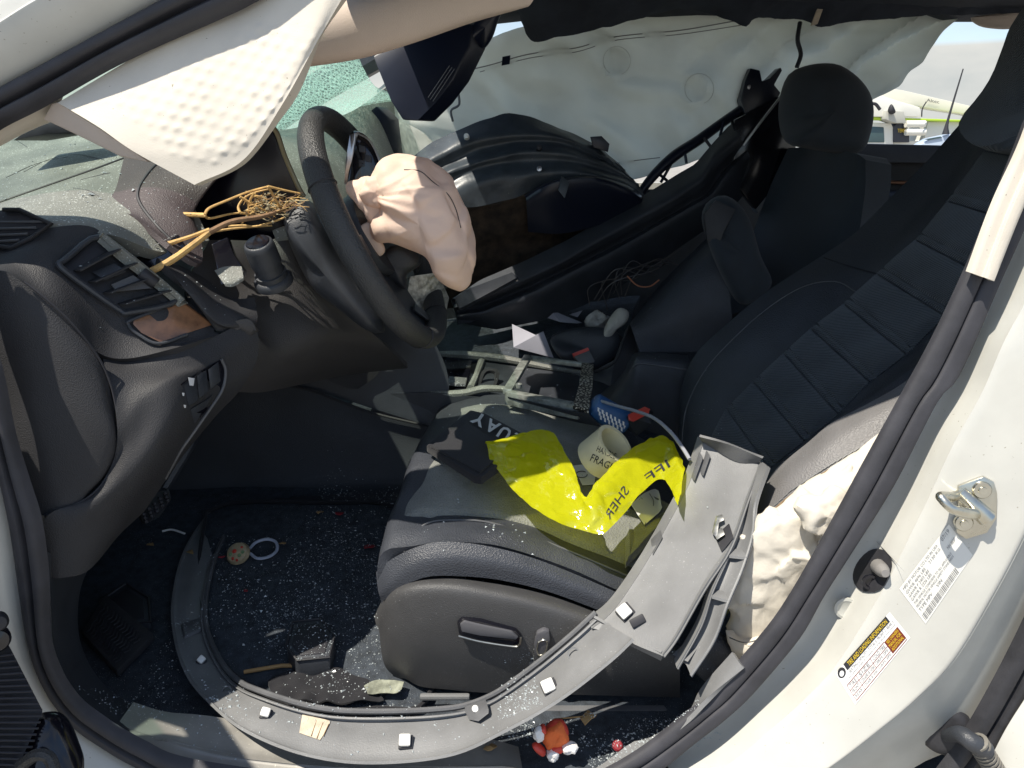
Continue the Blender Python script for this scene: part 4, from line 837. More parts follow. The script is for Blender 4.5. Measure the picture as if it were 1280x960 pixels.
for i in range(len(pl) - 1):
    (a, b), (c, d) = pl[i], pl[i + 1]
    g = [[onto(back, *bil([a, b, d, c], s, t), .0) for s in np.linspace(0, 1, 18)] for t in np.linspace(.0, 1, 20)]
    loft('pleat', g, M['fabric'], ds, n=18, m=1, th=.012, smooth=False, disp=lambda p, s, t: .0065 * (1 - abs(2 * s - 1) ** 5) * (1 - abs(2 * t - 1) ** 12) + .0022 - .003 * math.exp(-((s - .16) / .035) ** 2) + .002 * nz(p, 18))
for (a, b) in pl[1:-1]:
    for dv in (0, 9): tube('pleat_seam', [onto(back, *(np.array(a) * (1 - t) + np.array(b) * t + (dv * .55, -dv)), .0065) for t in np.linspace(.02, .98, 8)], .0015, M['trim_dk'], back, seg=5)
tube('bolster_stitch', [onto(back, u, v, .001) for u, v in ((852, 555), (858, 510), (880, 465), (915, 425), (960, 385), (1005, 358), (1045, 352), (1072, 366))], .0013, M['grey_dk'], back, seg=6)
tube('shoulder_seam', [onto(back, u, v, .001) for u, v in ((1030, 322), (1060, 332), (1096, 342))], .0014, M['ink'], back, seg=6)
# torn side bolster, the sun on it painted in as lighter leather
sb = loft('side_bolster', [
    [P(934, 662, .30), P(945, 625, .285), P(975, 583, .275), P(1010, 553, .27), P(1040, 528, .27), P(1078, 508, .27), P(1130, 478, .275), P(1170, 440, .28)],
    [P(936, 668, .26), P(952, 632, .245), P(985, 595, .235), P(1020, 566, .23), P(1050, 545, .23), P(1090, 523, .23), P(1140, 495, .235), P(1180, 460, .24)],
    [P(938, 678, .225), P(955, 648, .21), P(985, 622, .205), P(1015, 602, .202), P(1040, 586, .2), P(1075, 566, .2), P(1130, 535, .205), P(1190, 500, .21)]], mat('sunlit_bolster_leather', (.15, .145, .145), .5, var=.15, vs=12, bump=.35, bs=420, voro=True), ds, n=36, m=6, th=.012)
tube('torn_edge', [onto(sb, u, v, .002) for u, v in ((941, 668), (956, 648), (985, 622), (1015, 601), (1040, 585), (1075, 565), (1110, 548))], .0014, M['stain'], sb, seg=6)
for t in np.linspace(0, 1, 26):
    i = t * 5; k = min(4, int(i)); e = [(956, 643), (985, 616), (1015, 596), (1040, 580), (1075, 560), (1105, 545)]
    u = e[k][0] + (e[k + 1][0] - e[k][0]) * (i - k); v = e[k][1] + (e[k + 1][1] - e[k][1]) * (i - k)
    tube('stitch', [onto(sb, u, v, .002), onto(sb, u + 5, v - 4, .002)], .0009, M['grey'], sb, seg=5)
_c2 = crumple(P(1000, 690, .17), (.30, .10, .34), 320, 5, .34, .004, 700); _c3 = crumple(P(1000, 690, .17), (.30, .10, .34), 900, 9, .2, .0012, 900)
sbag = puff('seat_airbag', YY([(1120, 540), (1085, 556), (1040, 588), (985, 622), (948, 650), (935, 672), (922, 700), (912, 735), (909, 780), (922, 818), (950, 812), (985, 790), (1010, 760), (1060, 690), (1100, 610)], .19, .17), M['seatbag'], ds, front=.03, back=.03, n=140, rings=36, power=.62, disp=lambda p: _c2(p) + _c3(p), sharp=60)
puff('airbag_fold', YY([(1000, 620), (1040, 612), (1062, 630), (1040, 668), (1012, 664), (1000, 645)], .135, .13), M['seatbag'], sbag, front=.02, back=.015, n=40, rings=12, power=.6, disp=crumple(P(1030, 640, .13), (.12, .06, .12), 40, 3, .4, .006, 500))
puff('airbag_hem', YY([(908, 790), (930, 800), (965, 790), (975, 800), (950, 816), (924, 822)], .155, .15), M['seatbag'], sbag, front=.015, back=.012, n=40, rings=8, power=.6, disp=crease(.005, 30, 5))
tube('hem_thread', YY([(912, 797), (930, 803), (950, 799), (968, 791)], .14, .135), .0009, M['ink'], sbag, seg=5)
puff('headrest', YY([(1208, 158), (1238, 118), (1258, 86), (1274, 46), (1292, 4), (1335, -30), (1400, -20), (1412, 100), (1380, 175), (1300, 195), (1232, 186)], .62, .5), M['fabric'], ds, front=.09, back=.09, n=40, rings=10, power=.6)
for a in ((1300, 150, .58), (1360, 170, .46)): tube('headrest_post', [P(*a) + Vector((.03, 0, -.05)), P(a[0] + 10, a[1] - 70, a[2]) + Vector((.03, 0, 0))], .007, M['steel'], ds)
puff('belt_anchor', YY([(862, 806), (880, 790), (912, 800), (938, 830), (930, 852), (905, 866), (880, 850), (862, 830)], .17, .16), M['leather'], ds, front=.02, back=.03, n=36, rings=8, power=.7)

# ------------------------------------------------------------------ centre console
cc = thing('centre_console', 'broken black centre console with open trays and padded armrest box', 'console', (.1, 1.0, .44))
loft('console_side_wall', [[P(470, 492, .868), P(560, 492, .872), P(660, 510, .872), P(770, 545, .872)], [P(450, 560, .872), P(560, 570, .874), P(660, 580, .874), P(770, 600, .874)]], M['trim_dk'], cc, n=16, m=3, th=.01)
tube('near_rim', [P(470, 488, .88), P(520, 492, .88), P(575, 492, .88), P(605, 486, .885), P(640, 487, .885)], [.006, .007, .009, .009, .007], M['dash_top'], cc, seg=8)
tube('far_rim', [P(540, 442, 1.16), P(580, 444, 1.16), P(630, 449, 1.15), P(700, 462, 1.14), P(780, 472, 1.12)], [.006, .012, .011, .007, .006], M['dash_top'], cc, seg=8)
tube('divider', [P(588, 486, .89), P(596, 468, 1.0), P(602, 452, 1.12)], [.010, .008, .010], M['dash_top'], cc, seg=8)
slab('tray', [P(478, 492, .89), P(515, 446, 1.15), P(590, 450, 1.14), P(584, 486, .90)], (0, 0, -.03), M['gloss'], cc, bev=.002)
slab('tray_deep', [P(590, 488, .89), P(604, 452, 1.13), P(780, 476, 1.12), P(770, 520, .90)], (0, 0, -.03), M['trim_dk'], cc, bev=.002)
slab('tray_grip', [P(558, 482, .905), P(562, 474, .95), P(584, 476, .95), P(582, 484, .905)], (0, 0, .008), mat('ribbed_grip', (.12, .12, .12), .6, speck=.8, ss=300), cc, bev=.001)
loft('selector_boot', [[P(596, 486, .93), P(604, 462, .98), P(624, 464, .98), P(618, 488, .93)], [P(600, 484, .94), P(607, 465, .97), P(620, 466, .97), P(615, 486, .94)]], M['cloth_bk'], cc, n=16, m=4, th=.008)
# armrest box
arm = loft('armrest_box', [
    [P(742, 500, 1.0), P(775, 470, 1.02), P(788, 448, 1.04), P(800, 440, 1.05), P(860, 444, 1.04)],
    [P(745, 520, .93), P(778, 475, .94), P(792, 450, .95), P(804, 445, .95), P(862, 452, .95)],
    [P(750, 540, .90), P(782, 495, .90), P(794, 460, .90), P(806, 455, .90), P(864, 462, .90)],
    [P(760, 600, .89), P(786, 560, .89), P(798, 540, .89), P(812, 540, .89), P(870, 560, .89)]], M['trim_dk'], cc, n=30, m=6, th=.02)
tube('lid_line', [onto(arm, u, v, .001) for u, v in ((786, 466), (794, 457), (806, 455), (858, 462))], .002, M['grey_dk'], arm, seg=6)
slab('bin_wall', [P(690, 470, 1.16), P(742, 463, 1.10), P(768, 450, 1.08), P(780, 420, 1.12), P(792, 404, 1.16), P(800, 404, 1.18), P(800, 470, 1.1), P(760, 500, 1.06), P(720, 505, 1.08)], (0, .02, -.01), M['trim_dk'], cc, bev=.002)
tube('bin_rim', [P(742, 465, 1.08), P(762, 457, 1.07), P(772, 446, 1.07), P(780, 424, 1.10), P(792, 404, 1.15), P(830, 406, 1.15), P(880, 412, 1.13)], .004, M['dash'], cc, seg=8)
puff('rear_tray', YY([(690, 420), (728, 410), (765, 412), (778, 425), (770, 445), (742, 464), (715, 458), (694, 440)], 1.2, 1.15), M['trim_dk'], cc, front=.02, back=.05, n=30, rings=8, power=.5)
# ------------------------------------------------------------------ passenger side
ps = thing('passenger_seat', 'dark passenger seat with headrest in front of the curtain airbag', 'car seat', (.6, 1.25, .36))
hr = puff('headrest', YY([(976, 150), (978, 118), (988, 92), (1008, 82), (1032, 79), (1050, 83), (1070, 98), (1084, 118), (1088, 142), (1084, 168), (1074, 190), (1050, 192), (1010, 186), (985, 178)], 1.3, 1.2), M['fabric_dk'], ps, front=.08, back=.08, n=48, rings=12, power=.55)
loft('backrest', [
    [P(985, 185, 1.45), P(1010, 184, 1.4), P(1040, 186, 1.25), P(1070, 192, 1.12), P(1082, 200, 1.08)],
    [P(960, 240, 1.46), P(985, 235, 1.4), P(1020, 240, 1.25), P(1060, 245, 1.1), P(1080, 250, 1.05)],
    [P(935, 310, 1.47), P(955, 300, 1.4), P(985, 305, 1.25), P(1030, 330, 1.06), P(1060, 340, 1.02)],
    [P(905, 400, 1.47), P(925, 390, 1.4), P(950, 400, 1.22), P(975, 430, 1.04), P(1000, 450, 1.02)]], M['fabric_dk'], ps, n=30, m=7, th=.08)
psb = puff('seat_bolster', YY([(878, 272), (886, 252), (905, 244), (925, 256), (938, 280), (950, 320), (964, 352), (950, 372), (925, 380), (905, 350), (888, 310)], 1.12, 1.05), M['fabric_dk'], ps, front=.05, back=.06, n=40, rings=10, power=.6)
slab('torn_cover', [P(880, 268, 1.06), P(896, 250, 1.06), P(920, 262, 1.05), P(905, 290, 1.04), P(898, 312, 1.04), P(884, 300, 1.05)], (0, .012, 0), M['rubber'], ps, bev=.002)
loft('cushion', [
    [P(795, 395, 1.35), P(830, 350, 1.38), P(870, 310, 1.4), P(905, 280, 1.4)],
    [P(788, 404, 1.15), P(822, 372, 1.15), P(862, 332, 1.15), P(905, 300, 1.15)],
    [P(790, 412, 1.08), P(826, 400, 1.07), P(866, 380, 1.07), P(912, 370, 1.06)],
    [P(800, 440, 1.06), P(835, 440, 1.06), P(875, 440, 1.06), P(920, 440, 1.06)]], M['leather'], ps, n=24, m=7, th=.03)
slab('rear_cushion', [P(942, 222, 1.62), P(958, 212, 1.62), P(975, 228, 1.62), P(948, 268, 1.6), P(938, 250, 1.6)], (0, .05, 0), mat('rear_fabric', (.12, .13, .14), .9, var=.2, vs=30), ps, bev=.006)
# far rear door
rd = thing('rear_door', 'far rear door trim with bronze strip and pale handle below its window', 'car door', (1.3, 1.72, .4))
dpan = slab('door_panel', [Vector((.72, 1.7, .42)), Vector((2.0, 1.7, .42)), P(1330, 186, 1.7), P(1040, 180, 1.7)], (0, .04, 0), M['dash'], rd, bev=.004)
slab('sill_pad', [P(1060, 179, 1.66), P(1330, 185, 1.66), P(1330, 205, 1.64), P(1060, 203, 1.64)], (0, .06, 0), M['leather'], rd, bev=.006)
tube('bronze_strip', [P(1060, 226, 1.66), P(1120, 228, 1.66), P(1190, 230, 1.66)], .006, mat('bronze', (.20, .10, .06), .4, metal=.5), rd, seg=8)
box('door_handle', P(1088, 236, 1.66), (.07, .012, .008), M['steel'], rd, bev=.003)
puff('door_armrest', YY([(1075, 250), (1110, 238), (1150, 240), (1170, 255), (1140, 275), (1080, 280)], 1.64, 1.64), M['trim_dk'], rd, front=.05, back=.05, n=30, rings=8, power=.5)
# far door ripped inwards
pd = thing('passenger_door', 'black inner panel of the far door bent up across the passenger side', 'car door', (.3, 1.35, .6))
loft('door_panel', [
    [P(566, 373, 1.28), P(600, 350, 1.3), P(656, 326, 1.33), P(709, 300, 1.36), P(800, 247, 1.42), P(848, 217, 1.45), P(869, 205, 1.46), P(890, 180, 1.48), P(912, 156, 1.5), P(930, 148, 1.5)],
    [P(568, 383, 1.22), P(600, 370, 1.24), P(656, 346, 1.27), P(703, 324, 1.30), P(747, 298, 1.33), P(790, 274, 1.36), P(840, 246, 1.38), P(876, 222, 1.40), P(892, 195, 1.42), P(925, 168, 1.45)],
    [P(569, 387, 1.225), P(602, 376, 1.245), P(660, 352, 1.275), P(706, 330, 1.305), P(750, 306, 1.335), P(792, 284, 1.365), P(843, 256, 1.385), P(880, 232, 1.405), P(898, 204, 1.425), P(928, 176, 1.455)],
    [P(570, 390, 1.25), P(604, 382, 1.27), P(664, 358, 1.30), P(710, 336, 1.33), P(755, 314, 1.36), P(797, 292, 1.39), P(846, 264, 1.41), P(884, 242, 1.43), P(903, 214, 1.45), P(932, 184, 1.48)],
    [P(572, 396, 1.22), P(606, 392, 1.24), P(670, 368, 1.27), P(716, 344, 1.30), P(760, 322, 1.33), P(802, 298, 1.36), P(850, 270, 1.38), P(890, 247, 1.40), P(910, 220, 1.42), P(936, 192, 1.46)],
    [P(576, 404, 1.27), P(620, 412, 1.29), P(680, 400, 1.32), P(725, 384, 1.35), P(770, 362, 1.38), P(812, 335, 1.41), P(860, 302, 1.43), P(900, 275, 1.45), P(925, 250, 1.47), P(945, 220, 1.5)]], M['trim_dk'], pd, n=60, m=5, th=.03, smooth=False)
slab('panel_end', [P(568, 372, 1.2), P(582, 362, 1.21), P(640, 340, 1.25), P(648, 346, 1.25), P(600, 372, 1.21), P(574, 386, 1.2)], (0, .01, -.01), M['trim_dk'], pd, bev=.002)
tube('window_rail', [P(764, 292, 1.44), P(790, 256, 1.46), P(815, 222, 1.48), P(842, 196, 1.5), P(872, 176, 1.52), P(905, 152, 1.54), P(934, 132, 1.55)], [.007, .011, .014, .016, .015, .014, .014], M['navy'], pd, seg=10)
for a, b in (((800, 238), (812, 245)), ((822, 216), (834, 226)), ((856, 190), (858, 204)), ((880, 172), (890, 186)), ((843, 198), (826, 228)), ((905, 152), (900, 170))):
    tube('bracket', [P(*a, 1.5), P(*b, 1.49)], .0045, M['navy'], pd, seg=6)
slab('latch', [P(932, 100, 1.52), P(938, 85, 1.52), P(950, 88, 1.52), P(953, 102, 1.5), P(962, 98, 1.5), P(976, 84, 1.49), P(978, 88, 1.49), P(968, 106, 1.5), P(976, 116, 1.5), P(968, 130, 1.5), P(950, 150, 1.5), P(936, 158, 1.5), P(926, 125, 1.52)], (0, .05, 0), M['navy'], pd, bev=.003)
slab('panel_tail', [P(918, 150, 1.47), P(976, 120, 1.47), P(1000, 150, 1.47), P(992, 205, 1.47), P(945, 262, 1.46), P(916, 226, 1.46)], (0, .04, 0), M['gloss'], pd, bev=.004)
tube('chrome_strip', [P(929, 182, 1.44), P(950, 154, 1.44), P(978, 118, 1.45)], .0035, M['steel'], pd, seg=6)
for u, v in ((937, 109), (942, 118)): lathe('rivet', P(u, v, 1.515), (0, -1, 0), [(0, .004), (.006, .003), (.007, 0)], M['steel'], pd, seg=10)
# fender liner torn into the cabin
fl = thing('fender_liner', 'torn black wheel arch liner pushed up behind the airbag', 'liner', (.1, 1.4, .9))
ARCH = [
    [P(515, 197, 1.40), P(545, 176, 1.42), P(585, 157, 1.44), P(612, 148, 1.45), P(640, 141, 1.46), P(690, 156, 1.47), P(740, 178, 1.48), P(768, 200, 1.48), P(790, 222, 1.48)],
    [P(530, 203, 1.33), P(555, 190, 1.35), P(590, 174, 1.37), P(620, 168, 1.38), P(648, 165, 1.39), P(700, 170, 1.40), P(742, 188, 1.42), P(770, 206, 1.43), P(792, 224, 1.45)],
    [P(545, 212, 1.36), P(570, 200, 1.38), P(600, 188, 1.39), P(630, 181, 1.40), P(655, 178, 1.41), P(702, 180, 1.42), P(744, 195, 1.44), P(772, 211, 1.45), P(794, 227, 1.46)],
    [P(552, 219, 1.31), P(578, 208, 1.33), P(606, 199, 1.34), P(634, 192, 1.35), P(660, 189, 1.36), P(704, 191, 1.37), P(746, 202, 1.39), P(776, 216, 1.41), P(798, 231, 1.43)],
    [P(562, 226, 1.34), P(585, 217, 1.35), P(610, 209, 1.36), P(638, 204, 1.37), P(664, 202, 1.38), P(706, 202, 1.39), P(750, 211, 1.41), P(780, 222, 1.43), P(802, 236, 1.45)],
    [P(568, 240, 1.30), P(590, 232, 1.31), P(614, 224, 1.32), P(642, 219, 1.33), P(668, 216, 1.34), P(710, 214, 1.35), P(754, 220, 1.37), P(784, 230, 1.39), P(806, 242, 1.42)],
    [P(580, 260, 1.32), P(600, 258, 1.33), P(622, 253, 1.34), P(650, 246, 1.35), P(676, 236, 1.36), P(716, 226, 1.37), P(758, 230, 1.39), P(788, 238, 1.41), P(810, 248, 1.43)]]
for i_, dy_ in enumerate((0, .016, 0, .020, .004, .020, .008)): ARCH[i_] = [p + Vector((0, dy_, 0)) for p in ARCH[i_]]
loft('arch_shell', ARCH, M['fender'], fl, n=50, m=6, th=.012, disp=lambda p, s, t: .004 * nz(p, 20))
loft('dirty_underside', [[P(575, 262, 1.34), P(620, 254, 1.35), P(680, 240, 1.36), P(740, 232, 1.40), P(800, 250, 1.42)], [P(580, 290, 1.38), P(630, 280, 1.40), P(690, 270, 1.42), P(740, 265, 1.45), P(800, 270, 1.46)], [P(570, 340, 1.44), P(630, 320, 1.46), P(690, 310, 1.48), P(740, 300, 1.5), P(800, 290, 1.5)], [P(540, 390, 1.5), P(630, 370, 1.5), P(700, 350, 1.5), P(760, 330, 1.5), P(820, 310, 1.52)]], M['mud'], fl, n=30, m=6, th=.012, disp=lambda p, s, t: .012 * nz(p, 16))
loft('splash_flap', [[P(655, 244, 1.36), P(690, 226, 1.34), P(740, 220, 1.36), P(785, 232, 1.40), P(806, 248, 1.43)], [P(658, 252, 1.33), P(692, 234, 1.31), P(742, 228, 1.33), P(785, 240, 1.37), P(805, 254, 1.41)], [P(660, 290, 1.37), P(700, 292, 1.36), P(740, 284, 1.37), P(775, 270, 1.39), P(800, 260, 1.41)]], M['navy'], fl, n=30, m=5, th=.012)
slab('flap_tab', [P(702, 220, 1.31), P(712, 228, 1.31), P(706, 248, 1.3), P(698, 238, 1.3)], (0, .01, 0), M['fender'], fl, bev=.001)
slab('liner_tab', [P(738, 171, 1.45), P(752, 170, 1.45), P(762, 180, 1.45), P(760, 190, 1.45), P(742, 184, 1.45)], (0, .015, 0), M['navy'], fl, bev=.001)
for u, v, m in ((583, 170, M['white']), (674, 184, M['ink']), (674, 211, M['steel']), (625, 240, M['ink'])): lathe('clip', P(u, v, 1.355), (0, -1, .2), [(0, .004), (.007, .003), (.008, -.02)], m, fl, seg=12)
# passenger floor
loft('passenger_floor', [[P(540, 400, 1.55), P(620, 390, 1.55), P(700, 380, 1.55), P(800, 370, 1.55)], [P(530, 430, 1.28), P(620, 425, 1.28), P(700, 415, 1.3), P(790, 395, 1.32)], [P(520, 446, 1.17), P(620, 448, 1.16), P(700, 462, 1.15), P(780, 474, 1.13)], [P(520, 452, 1.165), P(620, 456, 1.155), P(700, 470, 1.145), P(780, 482, 1.125)]], M['carpet'], cc, n=20, m=4, th=.01, disp=lambda p, s, t: .008 * nz(p, 12))

# ------------------------------------------------------------------ things that hang at the top
def hexbump(p, s, t):
    d = -.004 * s * 0
    if .12 < s < .93 and .18 < t < .92:
        e = min(1, min(s - .12, .93 - s, t - .18, .92 - t) / .1)
        a = p.x * .98 - p.z * .2; b = p.z * .98 + p.x * .2; a /= .0165; b /= .0143
        r0 = round(b); off = .5 * (r0 % 2); dx = (a - off) - round(a - off); dz = b - r0
        d += .0020 * e * (.45 + .9 * abs(nz(p, 14, 5)) + .35 * nz(p, 60, 2)) * math.exp(-(dx * dx + dz * dz) / .07)
    return d + .002 * nz(p, 8)
vis = loft('hanging_visor_panel', [
    [P(330, -60, 0.189), P(300, 0, 0.184), P(240, 34, 0.174), P(156, 78, 0.169), P(72, 128, 0.159)],
    [P(385, -50, 0.169), P(345, 40, 0.159), P(292, 98, 0.149), P(215, 132, 0.144), P(122, 158, 0.139)],
    [P(420, -45, 0.159), P(378, 60, 0.144), P(326, 140, 0.134), P(262, 185, 0.129), P(168, 190, 0.129)],
    [P(452, -42, 0.159), P(402, 42, 0.149), P(352, 132, 0.134), P(304, 200, 0.129), P(243, 231, 0.126)]], M['cream'], None, n=110, m=34, th=.022, disp=hexbump, label='cream padded panel with rows of hexagonal bumps hanging below the front pillar', cat='trim panel')
for a, b in (((60, 138), (130, 178)),):
    pass
slab('panel_backing', [P(53, 150, 0.173), P(64, 129, 0.166), P(74, 127, 0.164), P(187, 203, 0.144), P(150, 196, 0.158), P(110, 176, 0.168), P(62, 153, 0.173)], (0, .02, 0), M['liner'], vis, bev=.003)
loft('headliner_flap', [
    [P(240, 20, 0.420), P(340, 0, 0.420), P(440, -30, 0.420), P(560, -60, 0.420), P(700, -80, 0.420)],
    [P(225, 62, 0.350), P(320, 40, 0.350), P(430, 8, 0.350), P(540, -20, 0.360), P(690, -40, 0.380)],
    [P(222, 92, 0.350), P(310, 78, 0.350), P(420, 58, 0.350), P(530, 26, 0.360), P(668, -2, 0.380)],
    [P(222, 104, 0.380), P(310, 94, 0.380), P(400, 80, 0.380), P(470, 66, 0.385), P(540, 46, 0.390), P(600, 26, 0.400), P(660, 8, 0.400)],
    [P(225, 100, 0.480), P(320, 86, 0.480), P(420, 66, 0.480), P(540, 40, 0.480), P(660, 2, 0.500)]], M['liner'], None, n=40, m=7, th=.008, disp=lambda p, s, t: .004 * nz(p, 7), label='cream headliner flap drooping along the top behind the padded panel', cat='headliner')
dkp = thing('mirror_shroud', 'navy black pointed plastic shroud hanging upside down before the curtain airbag', 'mirror', P(520, 100, .8))
slab('shroud_body', [P(466, 70, .8), P(476, 96, .79), P(488, 126, .78), P(503, 150, .775), P(522, 151, .775), P(545, 128, .79), P(566, 100, .8), P(587, 58, .82), P(590, 30, .83), P(540, 30, .82)], (.03, .05, 0), M['navy'], dkp, bev=.004)
puff('shroud_lobe', YY([(586, 52), (592, 30), (610, 15), (628, 10), (622, 28), (616, 46), (606, 60), (598, 58)], .84, .86), M['navy'], dkp, front=.012, back=.03, n=30, rings=8, power=.6)
for k in range(3): tube('shroud_line', [P(535 + 3 * k, 122 + 2.4 * k, .783), P(562 + 3 * k, 82 + 2.0 * k, .797)], .0007, M['grey'], dkp, seg=5)
cu_ = thing('curtain_airbag', 'grey white deployed curtain airbag hanging along the far side windows', 'airbag', (.3, 1.6, 1.1))
def cdisp(p, s, t):
    k_ = max(0.0, min(1.0, (p.x - .45) / .35))
    d = .016 * nz(p, 5, 2) + .008 * nz(p, 13, 7) + k_ * .030 * tri((p.x * .75 - p.z * .9) / .16 + .5 * nz(p, 5, 3)) + .006 * (1 - k_) * tri((p.x * .6 + p.z) / .13 + .8 * nz(p, 4, 3)) + .004 * math.sin(60 * (p.x * .5 + p.z) + 5 * nz(p, 6))
    for (cx, cy, r) in CIR:
        q = math.hypot(p.x - cx.x, p.z - cx.z); d += -.010 * math.exp(-((q - r) / .010) ** 2) + .004 * math.exp(-(q / r) ** 2)
    return d
CIR = [(P(771, 76, 1.5), 0, .038), (P(874, 111, 1.5), 0, .040)]
cur = loft('curtain_cloth', [
    [P(470, 112, 1.62), P(520, 80, 1.62), P(570, 60, 1.62), P(640, 40, 1.62), P(740, 10, 1.6), P(850, -10, 1.58), P(960, -10, 1.56), P(1080, 0, 1.55), P(1215, 12, 1.55)],
    [P(478, 136, 1.60), P(535, 120, 1.58), P(590, 108, 1.57), P(680, 80, 1.55), P(760, 62, 1.54), P(860, 48, 1.53), P(960, 44, 1.53), P(1060, 46, 1.54), P(1180, 38, 1.55)],
    [P(486, 166, 1.6), P(545, 160, 1.58), P(610, 150, 1.56), P(690, 140, 1.55), P(775, 130, 1.55), P(870, 118, 1.55), P(960, 100, 1.56), P(1060, 84, 1.56), P(1155, 64, 1.56)],
    [P(495, 212, 1.62), P(560, 230, 1.61), P(620, 236, 1.60), P(700, 234, 1.59), P(795, 224, 1.59), P(885, 196, 1.60), P(985, 158, 1.6), P(1060, 134, 1.6), P(1118, 102, 1.6)]], M['curtain'], cu_, n=120, m=22, th=.004, disp=cdisp)
tube('stitch_line', [onto(cur, u, v, .004) for u, v in ((560, 93), (610, 82), (660, 68), (720, 60), (770, 46), (850, 38), (920, 26))], .0016, M['print'], cur, seg=5)
tube('stitch_line', [onto(cur, u, v, .004) for u, v in ((600, 90), (660, 73), (720, 65), (772, 50), (850, 43), (930, 31))], .0012, M['print'], cur, seg=5)
tube('tether', [P(568, 80, 1.5), P(577, 92, 1.5), P(572, 108, 1.5), P(574, 130, 1.5), P(564, 138, 1.5), P(566, 152, 1.5)], .0035, M['grey_dk'], cu_, seg=6)
tube('fold_seam', [onto(cur, u, v, .004) for u, v in ((771, 204), (800, 200), (825, 197))], .0014, M['print'], cur, seg=5)
slab('cloth_tag', [onto(cur, u, v, .006) for u, v in ((628, 71), (638, 69), (637, 80), (627, 82))], (0, .003, 0), M['navy'], cur)
for (u, v, r) in ((771, 76, 17), (874, 111, 18)):
    tube('round_seam', [onto(cur, u + r * math.cos(a), v + r * 1.05 * math.sin(a), .001) for a in np.linspace(R(120), R(430), 22)], .0010, mat('seam_grey', (.58, .60, .57), .9), cur, seg=5)
puff('lower_tail', YY([(484, 160), (500, 150), (530, 170), (560, 200), (570, 232), (548, 244), (515, 232), (494, 205)], 1.56, 1.56), M['curtain'], cu_, front=.04, back=.03, n=40, rings=10, power=.6, disp=crease(.01, 14, 4))
dl = loft('dark_headliner_edge', [
    [P(600, -60, 1.15), P(720, -60, 1.15), P(850, -60, 1.2), P(1000, -60, 1.25), P(1160, -60, 1.3), P(1320, -50, 1.35)],
    [P(640, -10, 1.3), P(720, -12, 1.3), P(850, -16, 1.32), P(1000, -14, 1.36), P(1160, -20, 1.38), P(1320, -20, 1.4)],
    [P(650, 14, 1.40), P(664, 52, 1.42), P(700, 46, 1.42), P(760, 33, 1.43), P(806, 22, 1.44), P(856, 11, 1.44), P(900, 20, 1.44), P(930, 34, 1.44), P(946, 23, 1.45), P(1000, 24, 1.46), P(1030, 34, 1.46), P(1060, 28, 1.46), P(1120, 22, 1.47), P(1197, 19, 1.48), P(1320, 18, 1.48)]], M['liner_dk'], None, n=140, m=10, th=.012, disp=lambda p, s, t: .006 * nz(p, 14) + .005 * nz(p, 40), label='torn dark headliner edge sagging above the curtain airbag', cat='headliner')
dl2 = puff('grab_handle', YY([(1214, 22), (1240, 18), (1280, 14), (1290, 26), (1265, 36), (1235, 35), (1220, 30)], 1.5, 1.5), M['liner'], None, front=.025, back=.02, n=30, rings=8, power=.6, label='cream grab handle at the top right above the far rear window', cat='handle')
tube('belt_strap', [P(1000, 28, 1.5), P(997, 50, 1.48), P(1001, 68, 1.47), P(996, 84, 1.46)], .006, M['trim_dk'], None, seg=8, label='thin dark strap hanging from the headliner above the passenger headrest', cat='strap')
slab('frayed_foam', [P(1026, 0, 1.42), P(1032, 2, 1.42), P(1022, 30, 1.42), P(1014, 32, 1.42)], (0, .006, 0), M['tan'], None, label='torn strip of tan foam sticking from the dark headliner', cat='foam')

# ------------------------------------------------------------------ loose things: the big grey trim
gt = thing('curved_trim', 'large curved grey plastic trim with white clips lying across the sill and seat', 'trim', (0, .05, .42))
tO = [(316, 591, .90), (268, 636, .74), (234, 686, .58), (219, 744, .44), (220, 792, .34), (236, 842, .24), (268, 880, .16), (310, 912, .09), (380, 940, .055), (460, 951, .045), (560, 942, .045), (630, 912, .05), (700, 872, .07), (760, 826, .09), (790, 798, .10)]
tI = [(326, 598, .90), (294, 646, .72), (270, 698, .55), (258, 745, .44), (257, 786, .36), (272, 826, .28), (296, 856, .21), (330, 872, .15), (390, 890, .12), (450, 896, .11), (550, 893, .11), (606, 880, .12), (662, 843, .14), (718, 797, .16), (745, 772, .17)]
lowb = band('lower_band', tO, tI, [(0, .004), (.04, .0), (.5, .004), (.88, .0), (.94, .010), (1, .012)], M['grey'], gt, n=110, m=3, th=.004, dirv=(0, -.8, .6))
tube('inner_lip', [Vector(p) + Vector((0, .004, .006)) for p in resample(tI, 30)], .0045, M['grey_dk'], gt, seg=8)
pL = [(738, 778, .165), (765, 755, .18), (800, 705, .22), (832, 650, .27), (858, 600, .31), (876, 549, .345)]
pR = [(829, 814, .09), (846, 790, .10), (880, 730, .14), (912, 680, .18), (934, 620, .23), (950, 578, .27)]
pan = band('upper_panel', pR, pL, [(-.03, -.018), (0, .012), (.05, .012), (.3, .012), (.6, .010), (.95, .012), (1.0, .014), (1.02, -.012)], M['grey'], gt, n=50, m=3, th=.004)
